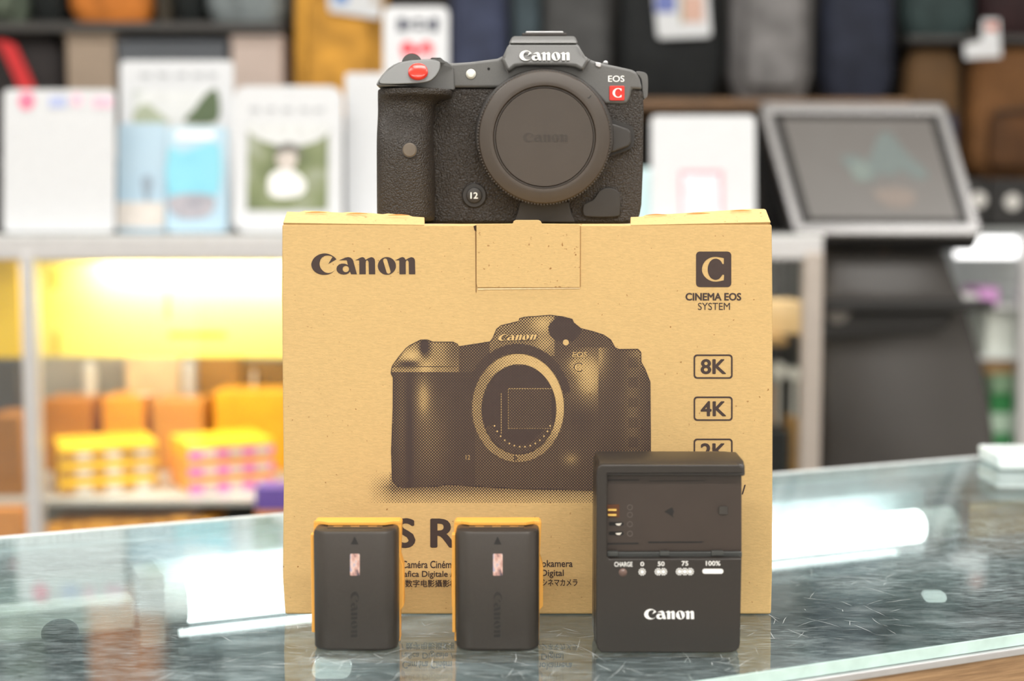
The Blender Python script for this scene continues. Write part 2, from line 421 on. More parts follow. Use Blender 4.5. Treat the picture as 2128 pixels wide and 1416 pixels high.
    for (px, py, rx, lab) in ((688, 1394, .0056, 'white glint piece added under the counter glass in front of the left battery'), (1945, 1243, .0040, 'small white glint piece added under the counter glass at the right, nearer than the tube lamp')):
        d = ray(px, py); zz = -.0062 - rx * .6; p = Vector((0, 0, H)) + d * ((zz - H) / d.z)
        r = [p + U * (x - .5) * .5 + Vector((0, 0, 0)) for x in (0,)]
        mb = MB(); pts = rrect(-rx * 1.6, -rx * .8, rx * 1.6, rx * .8, rx * .7)  # white pieces added to stand in for glints of lamp light in the glass
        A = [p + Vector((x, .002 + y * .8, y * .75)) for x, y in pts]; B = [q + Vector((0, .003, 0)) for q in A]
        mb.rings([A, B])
        tag(obj('glint_piece', mb, M('glint_white', (250, 250, 250), .12)), lab, 'tag')
counter()

# ------------------------------------------------------------------ cardboard box
YB = 0.692
def ink(name, loops, par, lab=None, mat=None, d=.0002): return shape(name, loops, YB - d, mat or m_ink, par, .00012)
def camera_box():
    t = thing('cardboard_box', 'brown cardboard box printed with a camera picture, standing behind the batteries', 'box', at(1097, 1278, YB + .075) * 1)
    t.location.z = 0
    BL, BR = onz(592, 1278.5), onz(1603, 1278.5)
    zt = at(1064, 466, YB).z
    TL, TR = at(586, 466, YB), at(1604.5, 466, YB)
    fr = [Vector((BL.x, YB, 0.0002)), Vector((BR.x, YB, 0.0002)), Vector((TR.x, YB, zt)), Vector((TL.x, YB, zt))]
    # slightly bulged sides
    ys = [0, .25, .5, .75, 1]
    L = [(587, 1200), (589, 1000), (587, 800), (585, 620)]
    Rr = [(1606, 620), (1606.5, 800), (1606, 1000), (1605, 1200)]
    outline = [fr[0], fr[1]] + [at(x, y, YB) for x, y in Rr[::-1]] + [fr[2], fr[3]] + [at(x, y, YB) for x, y in L[::-1]]
    BD = .160
    mb = MB(); mb.rings([outline, [p + Vector((0, BD, 0)) for p in outline]])
    obj('carton', mb, m_card, t, bevel=.0012, seg=3)
    # lid lips along the front, tilted up and back
    def lip(front, top, name):
        A = [at(x, y, YB - .0003) for x, y in front]; B = [at(x, y, YB + .0125) for x, y in top]
        mb = MB(); off = Vector((0, .0016, -.0012))
        ring1 = A + B[::-1]
        mb.rings([ring1, [p + off for p in ring1]])
        return obj(name, mb, m_card, t, bevel=.0004, seg=2)
    lipl = [(596, 439.5), (622, 440), (634, 437), (682, 439), (690, 441), (712, 441.5), (722, 440), (770, 442.5), (795, 444.5), (806, 443), (850, 447), (858, 449.5), (882, 451.5)]
    lip([(588, 463), (882.5, 467.5)], lipl, 'lid_lip')
    lipr = [(1310.5, 451), (1335, 449.5), (1342, 446), (1390, 444.5), (1424, 443), (1430, 444.5), (1480, 438.5), (1510, 439), (1517, 436), (1560, 434), (1588, 433.5), (1592, 436)]
    lip([(1310, 468), (1602, 461.5)], lipr, 'lid_lip')
    for x, y, wdt in ((657, 441.5, 48), (742, 444, 46), (828, 447, 46), (1364, 446.5, 46), (1452, 443.5, 52), (1540, 438, 46)):
        Yk = YB + .010
        pts = cr([(x - wdt / 2, y + 1), (x, y - 1.8), (x + wdt / 2, y + .6), (x, y + 1.2)], 4)
        o = shape('lip_slit', [pts], Yk - .0008, M('slit_tan', (206, 150, 84), .8), t, .0003); 
    # tuck tab in the middle of the front
    tab = [(990, 466), (1066, 465), (1067, 460), (1072, 457.5), (1119, 457.5), (1124, 460), (1126, 465), (1203, 466), (1205.5, 472), (1205, 598), (992, 598), (990, 590)]
    obj('tuck_tab', MB().prism(tab, YB - .0009, YB - .0001), m_card, t, bevel=.0003, seg=2)
    shape('tab_fold', [[(993, 599.5), (1205, 598), (1205, 600.2), (993, 602.5)]], YB - .0004, m_cardedge, t, .0003)
    shape('tab_seam', [[(987.6, 470), (989.4, 470), (990.2, 606), (989.2, 610), (988.6, 606)]], YB - .00025, M('seam_brown', (120, 84, 48), .8), t, .0002)
    shape('tab_seam', [[(1206, 470), (1207.0, 470), (1206.6, 596), (1205.9, 596)]], YB - .00025, M('seam_tan', (168, 124, 74), .8), t, .0002)
    shape('torn_notch', [[(984, 470), (990, 468), (991, 482), (986, 479)]], YB - .0003, M('seam_dark', (58, 36, 20), .9), t, .0002)
    # prints
    logo('printed_logo', (647, 527, 863, 571.5), YB - .0002, m_ink, t, .00012)
    c_loop = serif_c((1458.8, 534, 1505, 585.6))
    ink('badge', [rrect(1446.5, 523, 1519.7, 597, 8), c_loop], t)
    text('printed_text', 'CINEMA EOS', (1424.5, 609, 1540.5, 625), YB - .0002, m_ink, t, bold=.036, thick=.00012)
    text('printed_text', 'SYSTEM', (1450.5, 629.5, 1517, 644.5), YB - .0002, m_ink, t, bold=-.008, thick=.00012)
    def kbox(y, s):
        ink('resolution_badge', [rrect(1441.5, y, 1522.5, y + 50.5, 7), rrect(1444.7, y + 3.2, 1519.3, y + 47.3, 5)], t)
        text('printed_text', s, (1456, y + 9.5, 1509, y + 41), YB - .0002, m_ink, t, bold=.028, thick=.00012)
    kbox(737, '8K'); kbox(824.5, '4K'); kbox(912, '2K')
    shape('printed_text', [[(1541, 1028), (1547, 1008), (1550, 1008), (1544, 1028)]], YB - .0002, m_ink, t, .00012)
    text('printed_text', 'EOS R5 C', (700, 1077.5, 1085, 1139.5), YB - .0002, m_ink, t, bold=.03, thick=.00012)
    text('printed_text', 'Caméra Ciném', (835, 1166, 938, 1181.5), YB - .0002, m_ink, t, bold=.014, thick=.00012)
    text('printed_text', 'rafica Digitale /', (833, 1187, 941, 1203.5), YB - .0002, m_ink, t, bold=.014, thick=.00012)
    text('printed_text', '/ 数字电影攝影机', (833, 1205.5, 950, 1221), YB - .0002, m_ink, t, bold=.012, thick=.00012)
    text('printed_text', 'nokamera', (1117, 1164.5, 1190, 1179), YB - .0002, m_ink, t, bold=.014, thick=.00012)
    text('printed_text', 'Digital', (1125, 1184.5, 1171.5, 1202), YB - .0002, m_ink, t, bold=.014, thick=.00012)
    text('printed_text', 'ルシネマカメラ', (1113, 1204, 1200, 1218.5), YB - .0002, m_ink, t, bold=.014, thick=.00012)
    halftone(t)
def inside(poly, x, y):
    c = False; j = len(poly) - 1
    for i in range(len(poly)):
        xi, yi = poly[i]; xj, yj = poly[j]
        if (yi > y) != (yj > y) and x < (xj - xi) * (y - yi) / (yj - yi) + xi: c = not c
        j = i
    return c
HT = [(112, 440), (118, 410), (160, 350), (215, 285), (240, 265), (318, 225), (365, 225), (405, 240), (545, 240), (575, 255), (585, 272), (700, 255), (805, 238), (825, 210), (850, 150), (880, 125), (1005, 95), (1010, 75),
      (1045, 66), (1225, 52), (1310, 62), (1380, 80), (1390, 105), (1440, 145), (1520, 165), (1600, 190), (1650, 225), (1680, 280), (1710, 292), (1840, 290), (1860, 310), (1862, 380), (1890, 430), (1925, 520), (1928, 900),
      (1926, 1240), (1900, 1290), (1500, 1278), (1000, 1268), (600, 1245), (500, 1238), (430, 1252), (200, 1260), (150, 1250), (118, 1205), (113, 1000), (124, 700), (125, 490), (110, 460)]
def z4(x, y): return (780 + x / 3.372, 640 + y / 3.372)
def tone(x, y):
    g = lambda cx, cy, sx, sy: math.exp(-((x - cx) / sx) ** 2 - ((y - cy) / sy) ** 2)
    if not inside(HT, x, y):
        if y > 1150 and x < 1600:                                       # printed ground under the camera
            t = max(0, .62 - abs(y - 1255) / 190 * .62) if y > 1255 or x > 100 else max(0, .62 - (1255 - y) / 110 * .62)
            return t * min(1, max(0, (x + 60) / 180))
        return 0
    t = .80
    if y < 450 and x < 585:
        t = .47 - .38 * g(250, 330, 70, 35) - .3 * g(350, 420, 50, 45) + .9 * g(345, 270, 32, 60) + .5 * g(230, 395, 70, 22) + .2 * g(560, 300, 60, 120)
    elif y < 452 and x < 700: t = .80
    elif x < 700:
        t = .90 - .46 * g(335, 620, 55, 150) - .2 * g(380, 900, 120, 300) + .2 * g(240, 900, 30, 400) - .12 * g(180, 700, 40, 400)
    elif x > 1560:
        t = .84 - .42 * g(1560, 330, 70, 170) - .3 * g(1880, 300, 90, 120) - .18 * g(1800, 700, 60, 400) + (.12 if (int(y / 70) % 2 and 1770 < x < 1840) else 0)
    else:
        t = .82 - .56 * g(1500, 480, 110, 180) - .3 * g(1400, 400, 70, 60) + .1 * g(1450, 760, 100, 120) - .35 * g(1370, 1060, 55, 45)
    if y < 340 and 800 < x < 1260: t = .56 - .32 * g(1180, 110, 80, 60) - .15 * g(1190, 250, 70, 60)
    if g(1330, 150, 115, 92) > .36: t = .97
    elif x > 1400 and y < 275: t = .80
    # lens throat
    ex, ey = (x - 1000) / 326, (y - 702) / 384; ro = math.hypot(ex, ey)
    ri = math.hypot((x - 1006) / 258, (y - 712) / 312)
    a = math.atan2(-(y - 702), x - 1000)                                # up = +90 deg
    if 1.0 <= ro < 1.17: t = max(t, .92) if (a > .3 and a < 2.9) else max(t, .72)
    if ro < 1.0:
        t = .50 - .46 * max(0, math.cos(a - .75))
        if ri < 1.0:
            t = .97
            if 930 < x < 1235 and 565 < y < 845: t = .86
            if ri > .80 and -2.6 < a < -.4: t = .88
    return max(.02, min(1.02, t))
def halftone(par):
    m, nt, b, out = nodes('halftone_ink')
    v = coords(nt, (1, 1, 1), (0, R(45), 0)); sx = nt.nodes.new('ShaderNodeSeparateXYZ'); link(nt, v, sx.inputs[0])
    k = 2 * math.pi / .00104
    hx = math_(nt, 'COSINE', math_(nt, 'MULTIPLY', sx.outputs['X'], k)); hz = math_(nt, 'COSINE', math_(nt, 'MULTIPLY', sx.outputs['Z'], k))
    h = math_(nt, 'ADD', math_(nt, 'MULTIPLY', math_(nt, 'ADD', hx, hz), .25), .5)
    at_ = nt.nodes.new('ShaderNodeAttribute'); at_.attribute_name = 'ink'
    mask = math_(nt, 'GREATER_THAN', at_.outputs['Fac'], h)
    tr = nt.nodes.new('ShaderNodeBsdfTransparent'); mx = nt.nodes.new('ShaderNodeMixShader')
    b.inputs['Base Color'].default_value = lin((62, 47, 42)); b.inputs['Roughness'].default_value = .7
    link(nt, mask, mx.inputs[0]); link(nt, tr.outputs[0], mx.inputs[1]); link(nt, b.outputs[0], mx.inputs[2]); link(nt, mx.outputs[0], out.inputs['Surface'])
    st = 6; xs = list(range(-60, 1941, st)); ys = list(range(40, 1371, st))
    T = [[tone(x, y) for x in xs] for y in ys]
    bm = bmesh.new(); V = {}; lay = bm.verts.layers.float.new('ink')
    def vert(i, j):
        if (i, j) not in V:
            px, py = z4(xs[i], ys[j]); q = bm.verts.new(at(px, py, YB - .00018)); q[lay] = T[j][i]; V[(i, j)] = q
        return V[(i, j)]
    for j in range(len(ys) - 1):
        for i in range(len(xs) - 1):
            if max(T[j][i], T[j + 1][i], T[j][i + 1], T[j + 1][i + 1]) > .01:
                bm.faces.new((vert(i, j), vert(i, j + 1), vert(i + 1, j + 1), vert(i + 1, j)))
    me = bpy.data.meshes.new('printed_camera_picture'); bm.to_mesh(me); bm.free()
    o = finish('printed_camera_picture', me, m, par, smooth=False); o['label'] = 'halftone picture of a camera body printed in dark ink'
    # crisp outline and lettering of the picture
    def line(name, pts, wd, mat, closed=False):
        n = len(pts); A, B = [], []
        for i, (x, y) in enumerate(pts):
            p, q = pts[(i - 1) % n] if closed or i else pts[i], pts[(i + 1) % n] if closed or i < n - 1 else pts[i]
            dx, dy = q[0] - p[0], q[1] - p[1]; l = math.hypot(dx, dy) or 1
            A.append((x - dy / l * wd, y + dx / l * wd)); B.append((x + dy / l * wd, y - dx / l * wd))
        return [A, B] if closed else [A + B[::-1]]
    up = HT[:36] + HT[41:]
    f4 = lambda u, v: at(*z4(u, v), YB - .0003)
    shape('picture_outline', line('o', HT, 2.6, None, True), 0, m_ink, par, .0001, fn=f4)
    ring = lambda k, w_: [circ(1000, 702, 326 * k, 384 * k, 72), circ(1000, 702, 326 * k - w_, 384 * k - w_, 72)]
    shape('picture_outline', ring(1.0, 3.5) + [circ(1006, 712, 262, 316, 72), circ(1006, 712, 257, 311, 72)], 0, m_ink, par, .0001, fn=f4)
    shape('picture_outline', line('a', [(1190, 300), (1240, 255)], 1.6, None), 0, m_ink, par, .0001, fn=f4)
    shape('picture_outline', line('b', [(125, 412), (580, 412)], 1.6, None), 0, m_ink, par, .0001, fn=f4)
    pf = lambda u, v: at(*z4(u, v), YB - .00035)
    dash = []
    for x in range(935, 1230, 18): dash += [[(x, 565), (x + 11, 565), (x + 11, 569), (x, 569)], [(x, 845), (x + 8, 845), (x + 8, 848), (x, 848)]]
    for y in range(570, 845, 18): dash += [[(930, y), (933, y), (933, y + 9), (930, y + 9)], [(880, y + 30), (884, y + 30), (884, y + 41), (880, y + 41)]]
    for k in range(14):
        a = R(205 + k * 10); dash.append(circ(1030 + 215 * math.cos(a), 720 - 255 * math.sin(a), 6, n=8))
    shape('picture_detail', dash, 0, m_card, par, .0001, fn=pf)
    shape('picture_detail', [circ(1335, 243, 21, n=18)], 0, m_card, par, .0001, fn=pf)
    logo('picture_lettering', (876, 191, 1142, 238), 0, m_ink, par, .0001, fn=lambda u, v: f4(u, v - (u - 872) * .03), shear=18)
    logo('picture_lettering', (872, 186, 1138, 232), 0, m_card, par, .0001, fn=lambda u, v: pf(u, v - (u - 872) * .03), shear=18)
    text('picture_lettering', 'EOS', (1380, 310, 1486, 346), 0, m_card, par, bold=-.012, thick=.0001, shear=.15, fn=pf)
    shape('picture_lettering', [serif_c((1390, 386, 1448, 446))], 0, m_ink, par, .0001, fn=lambda u, v: at(*z4(u, v), YB - .00032))
    shape('picture_lettering', [serif_c((1397, 392, 1444, 442))], 0, m_card, par, .0001, fn=lambda u, v: at(*z4(u, v), YB - .0005))
    text('picture_lettering', '12', (634, 1032, 664, 1064), 0, m_card, par, bold=0, thick=.0001, fn=pf)
    text('picture_lettering', 'R', (972, 1040, 1000, 1078), 0, m_ink, par, bold=0.02, thick=.0001, fn=f4)
camera_box()
BOXTOP = at(1064, 466, YB).z

# ------------------------------------------------------------------ the mirrorless camera
def z1(x, y): return (760 + x / 3.2177, 40 + y / 3.2177)
YC = 0.752
def camera_body():
    t = thing('mirrorless_camera', 'dark grey mirrorless camera body with capped lens mount on top of the cardboard box', 'camera', (at(1064, 466, YC).x, YC + .02, BOXTOP))
    m_rub = LEATHER('camera_rubber', (52, 46, 41), .42)
    m_top = M('camera_magnesium', (98, 98, 97), .34, var=.05, scale=1500, bmp=.08, bscale=3000)
    m_dk = M('camera_dark_plastic', (52, 49, 47), .5, var=.04)
    m_cap = M('cap_plastic', (66, 58, 51), .42, var=.03, bmp=.05, bscale=2500)
    m_wht = M('white_lettering', (250, 250, 246), .4, var=.01)
    zb = BOXTOP + .0004
    def Z(pts): return [z1(*p) for p in pts]
    def fix(o):                         # nothing below the box top
        return o
    # lower body
    low = [(110, 458), (1800, 458), (1856, 475), (1862, 620), (1856, 1000), (1846, 1240), (1830, 1330), (1785, 1366), (150, 1366), (110, 1300)]
    obj('body', MB().prism(Z(low), YC, YC + .062), m_rub, t, bevel=.003, seg=4)
    # upper shell
    upl = [(300, 455), (560, 290), (580, 293), (700, 285), (880, 262), (915, 245), (960, 240), (1440, 240), (1470, 250), (1520, 275), (1600, 297), (1700, 318), (1780, 336), (1812, 352), (1835, 400), (1852, 470),
           (1780, 466), (1768, 520), (1750, 560), (1720, 566), (1600, 566), (1500, 460)]
    obj('top_shell', MB().prism(Z(upl), YC - .0015, YC + .060), m_top, t, bevel=.0016, seg=3)
    # viewfinder hump: front face leans back towards the top
    hump = [(905, 266), (918, 244), (940, 195), (953, 160), (1426, 160), (1440, 200), (1466, 246), (1500, 268), (1450, 352), (1400, 322), (1330, 312), (1060, 312), (1000, 322), (950, 362)]
    hb = lambda x, y: YC - .009 + max(0, (290 - (y - 40) * 3.2177)) * (.000028) + max(0, (168 - (y - 40) * 3.2177)) * .00010
    q = [at(*z1(953, 160), YC - .0058), at(*z1(1426, 160), YC - .0058), at(*z1(1404, 113), YC + .004), at(*z1(978, 113), YC + .004)]
    obj('hump_brow', MB().hexa(q, [Vector((p.x, YC + .060, p.z)) for p in q]), m_top, t, bevel=.0016, seg=4)
    obj('viewfinder_hump', MB().prism(Z(hump), 0, YC + .060, plane=YC - .006, yf=hb), m_top, t, bevel=.0028, seg=5)
    shoe = obj('hot_shoe', MB().prism(Z([(1045, 112), (1045, 92), (1345, 92), (1345, 112)]), YC + .010, YC + .032), M('shoe_black', (48, 42, 38), .5), t, bevel=.0004)
    obj('shoe_rail', MB().prism(Z([(1068, 92), (1072, 80), (1318, 80), (1325, 92)]), YC + .012, YC + .030), m_alu, shoe, bevel=.0003)
    for pts in ([(905, 270), (955, 365)], [(1502, 270), (1447, 358)]):
        (a, b), (c, d) = pts
        shape('panel_seam', [Z([(a - 3, b), (a + 3, b), (c + 3, d), (c - 3, d)])], YC - .0098, m_dk, t, .0006)
    # mount surround and body cap
    cx, cy = z1(1195, 791)
    sur = []
    for k in range(72):
        a = 2 * math.pi * k / 72; r = 466 if math.sin(a) > -.2 else 452
        x, y = 1195 + r * math.cos(a), 791 - r * math.sin(a)
        y = max(y, 318); sur.append((x, y))
    obj('mount_surround', MB().prism(Z(sur), YC - .0085, YC + .01), m_dk, t, bevel=.0018, seg=3)
    C = at(cx, cy, YC - .016); C.y = 0
    px = (at(1100, cy, YC - .016) - at(1000, cy, YC - .016)).x / 100 / 3.2177       # metres per crop pixel on that plane
    r1, r2 = 449 * px, 338 * px; y0 = YC - .0175
    prof = [(.001, y0 + .0012), (r2 - .0011, y0 + .0012), (r2 - .0007, y0 + .0022), (r2, y0 + .0022), (r2 + .0005, y0 + .0001), (r2 + .0012, y0), (r1 - .0060, y0), (r1 - .0012, y0 + .0016), (r1 - .0006, y0 + .0028)]
    cap = obj('body_cap', MB().lathe(prof + [(r1 - .0006, y0 + .0095), (r1 - .002, y0 + .011), (.001, y0 + .011)], C, 'Y', 128), m_cap, t, ang=25)
    cap['label'] = 'round plastic body cap with a knurled rim'
    mb = MB()                                                                      # knurled rim
    nt_ = 132
    for k in range(nt_):
        a = 2 * math.pi * k / nt_; d = Vector((math.cos(a), 0, math.sin(a))); s = Vector((-d.z, 0, d.x)) * .00062
        b0 = C + Vector((0, y0 + .0030, 0)) + d * (r1 - .0010); b1 = b0 + Vector((0, .0062, 0)); tip = d * .0011
        mb.hexa([b0 - s, b0 + s, b1 + s, b1 - s], [b0 - s * .5 + tip, b0 + s * .5 + tip, b1 + s * .5 + tip, b1 - s * .5 + tip])
    obj('rim_knurling', mb, m_cap, cap, smooth=False)
    x0, ya = z1(1052, 760); x1, yb = z1(1350, 822)
    logo('embossed_logo', (x0, ya, x1, yb), y0 + .00105, M('cap_emboss', (54, 47, 41), .4), cap, .00025)
    shape('index_mark', [Z(cr([(1470, 522), (1490, 524), (1505, 508), (1508, 512), (1494, 530), (1472, 528)], 3))], y0 + .0004, m_dk, cap, .0003)
    # lens release button in its housing
    hs = [(1590, 670), (1660, 676), (1770, 712), (1795, 745), (1795, 820), (1775, 862), (1665, 905), (1590, 908)]
    rb = obj('lens_release_button', MB().prism(Z([(1600, 695), (1660, 700), (1755, 732), (1776, 756), (1778, 822), (1760, 850), (1660, 888), (1600, 892)]), YC - .006, YC + .01), m_dk, t, bevel=.0011)
    shape('release_surround', [Z(cr(hs, 4))], YC - .0022, M('release_black', (38, 35, 33), .5), t, .003)
    # function button marked 12
    bx, by = z1(725, 1178)
    def ring_button(name, cx, cy, r, proj, mat, par, dome=.0006, n=40):
        c = at(cx, cy, YC - .003); c.y = 0; q = r / 3.2177 * (c - at(cx + 1, cy, YC - .003)).xz.length
        return obj(name, MB().lathe([(.0002, YC - proj - dome), (q * .6, YC - proj - dome * .8), (q * .92, YC - proj), (q, YC - proj + .0006), (q, YC + .004)], c, 'Y', n), mat, par)
    fr = ring_button('function_button_ring', bx, by, 83, .0012, M('button_ring', (44, 41, 39), .4), t, .0)
    fb = ring_button('function_button', bx, by, 53, .0030, m_dk, t)
    text('button_lettering', '12', (*z1(700, 1158), *z1(750, 1200)), YC - .0038, m_wht, fb, bold=.02, thick=.0004)
    # lamp, microphone
    lx, ly = z1(703, 365)
    m_lamp = M('lamp_lens', (236, 236, 226), .12, var=.02)
    ring_button('focus_lamp', lx, ly, 34, .0022, m_lamp, t, .0010)
    ring_button('focus_lamp_rim', lx, ly, 40, .0016, m_dk, t, .0)
    mx_, my_ = z1(822, 330); ring_button('microphone_hole', mx_, my_, 10, .0017, M('hole_black', (8, 8, 8), .8), t, 0, 14)
    # grip: stacked horizontal sections, smoothed
    rows = [(452, 74, 575, .0245), (470, 72, 578, .0250), (500, 71, 576, .0245), (508, 71, 570, .0238), (522, 70, 490, .0215), (545, 70, 462, .0195), (600, 70, 455, .0182), (660, 69, 450, .0190), (730, 67, 446, .0235), (800, 66, 448, .0260), (870, 66, 450, .0264), (950, 66, 456, .0262),
            (1080, 66, 460, .0255), (1200, 66, 460, .0245), (1320, 67, 460, .0240), (1366, 70, 456, .0235)]
    mb = MB(); rings = []
    for zy, xl, xr, dep in rows:
        z = at(*z1(265, zy), YC - .02).z; z = max(z, zb) if zy < 1360 else zb
        xl_ = at(*z1(xl, zy), YC - .012).x; xr_ = at(*z1(xr, zy), YC - .018).x; yf = YC - dep; wv = xr_ - xl_
        pts = [(xl_, YC + .045), (xl_ - .0002, YC + .02), (xl_, YC), (xl_ + .0004, YC - dep * .45), (xl_ + wv * .045, YC - dep * .74), (xl_ + wv * .14, YC - dep * .93), (xl_ + wv * .30, yf), (xl_ + wv * .52, yf - .0002), (xl_ + wv * .72, YC - dep * .97),
               (xl_ + wv * .88, YC - dep * .85), (xl_ + wv * .965, YC - dep * .62), (xr_, YC - dep * .35), (xr_ - .001, YC + .002), (xr_ - .001, YC + .045)]
        rings.append([Vector((x, y, z)) for x, y in pts])
    rings = [rings[0]] + rings + [rings[-1]]
    mb.rings(rings[1:-1]); obj('grip', mb, m_rub, t, sub=2)
    gx, gy = z1(293, 875); c = at(gx, gy, YC - .027); c.y = 0; q = 46 * .252e-3 / 3.2177
    obj('grip_sensor', MB().lathe([(.0002, YC - .0276), (q * .85, YC - .0275), (q, YC - .0268), (q, YC - .02)], c, 'Y', 32), M('sensor_brown', (104, 94, 82), .35), t)
    obj('sensor_rim', MB().lathe([(q, YC - .0268), (q * 1.08, YC - .0268), (q * 1.08, YC - .02), (q, YC - .02)], c, 'Y', 32), m_dk, t)
    # shutter housing over the grip
    hous = [(76, 450), (90, 415), (108, 385), (150, 330), (185, 303), (220, 286), (300, 269), (420, 262), (498, 262), (535, 272), (562, 286), (580, 296), (588, 380), (588, 456), (300, 456), (90, 456)]
    def hy(x, y):
        u, v = (x - 760) * 3.2177, (y - 40) * 3.2177
        d = .0255 - max(0, 440 - v) * .000055
        if u > 505: d *= max(.12, 1 - (u - 505) / 75 * .9)
        return YC - d
    sh = obj('shutter_housing', MB().prism(Z(hous), 0, YC + .05, plane=YC - .018, yf=hy), m_top, t, bevel=.0018, seg=4)
    pan = cr([(96, 432), (118, 384), (158, 336), (222, 292), (320, 274), (430, 268), (486, 276), (498, 305), (490, 350), (462, 395), (415, 425), (300, 438), (150, 442)], 3)
    hy2 = lambda x, y: hy(min(x, 760 + 500 / 3.2177), y) - .0010
    mb = MB(); P = [at(x, y, YC - .020) for x, y in Z(pan)]
    mb.rings([[Vector((p.x, hy2(x, y), p.z)) for p, (x, y) in zip(P, Z(pan))], [Vector((p.x, hy2(x, y) + .004, p.z)) for p, (x, y) in zip(P, Z(pan))]])
    obj('button_panel', mb, M('panel_grey', (104, 105, 104), .38, var=.03), sh, bevel=.0007, seg=3)
    # record button, tilted with the panel
    cxb, cyb = z1(350, 352); cc = at(cxb, cyb, hy2(cxb, cyb) - .001); q = 66 * .2445e-3 / 3.2177
    mb = MB().lathe([(.0002, -.0017), (q * .80, -.0016), (q * .94, -.0012), (q, -.0004), (q, .003)], (0, 0, 0), 'Y', 40)
    bmesh.ops.rotate(mb.bm, cent=(0, 0, 0), matrix=Matrix.Rotation(R(-34), 3, 'X'), verts=mb.bm.verts[:]); bmesh.ops.translate(mb.bm, vec=cc, verts=mb.bm.verts[:])
    r_ = obj('record_button', mb, M('record_red', (226, 52, 38), .22, var=.02), t); r_['label'] = 'glossy red round button'
    # control dial and small levers on the top left
    dx, dy = z1(312, 268); c = at(dx, dy, YC + .004)
    q = 68 * .2535e-3 / 3.2177
    obj('control_dial', MB().lathe([(.0002, YC - .001), (q * .80, YC - .001), (q * .82, YC), (q, YC), (q, YC + .006), (.0002, YC + .006)], Vector((c.x, 0, c.z - .0028)), 'Y', 44), M('dial_grey', (78, 76, 74), .45), t)
    obj('top_button', MB().prism(Z([(430, 266), (440, 256), (500, 256), (512, 266)]), YC + .006, YC + .014), m_dk, t, bevel=.0004)
    # strap ring bits on the right shoulder
    obj('strap_ring', MB().prism(Z([(1533, 286), (1570, 290), (1576, 300), (1574, 318), (1560, 322), (1536, 312)]), YC - .0028, YC + .0), m_alu, t, bevel=.0006)
    obj('strap_ring', MB().prism(Z([(1585, 296), (1590, 280), (1605, 274), (1620, 282), (1622, 300)]), YC + .004, YC + .010), m_alu, t, bevel=.0006)
    obj('strap_lug', MB().prism(Z(cr([(1806, 352), (1850, 352), (1880, 368), (1888, 410), (1886, 500), (1878, 522), (1860, 530), (1850, 470), (1842, 400)], 3)), YC + .006, YC + .020), m_top, t, bevel=.0012)
    # lettering and badge
    logo('nameplate_lettering', (*z1(1028, 208), *z1(1364, 277)), YC - .0093, m_wht, t, .0006)
    text('model_lettering', 'EOS', (*z1(1621, 377), *z1(1730, 419)), YC - .0018, m_wht, t, bold=.012, thick=.0004)
    bd = obj('badge', MB().prism(rrect(*z1(1629, 445), *z1(1731, 544), 3), YC - .0024, YC), M('badge_red', (214, 46, 36), .3, var=.02), t, bevel=.0003)
    shape('badge_letter', [serif_c((*z1(1651, 461), *z1(1711, 524)))], YC - .0026, m_wht, bd, .0003)
    # terminal cover and mount foot at the bottom
    cov = cr([(1450, 1270), (1462, 1235), (1520, 1205), (1560, 1150), (1600, 1130), (1650, 1130), (1690, 1155), (1705, 1200), (1702, 1290), (1690, 1318), (1600, 1326), (1480, 1322), (1455, 1305)], 3)
    obj('remote_cover', MB().prism(Z(cov), YC - .0020, YC + .004), M('rubber_cover', (46, 43, 41), .45), t, bevel=.0010)
    obj('mount_foot', MB().prism(Z([(1032, 1218), (1360, 1218), (1376, 1300), (1392, 1330), (1400, 1360), (990, 1360), (1012, 1300)]), YC - .0022, YC + .004), m_dk, t, bevel=.0008)
camera_body()

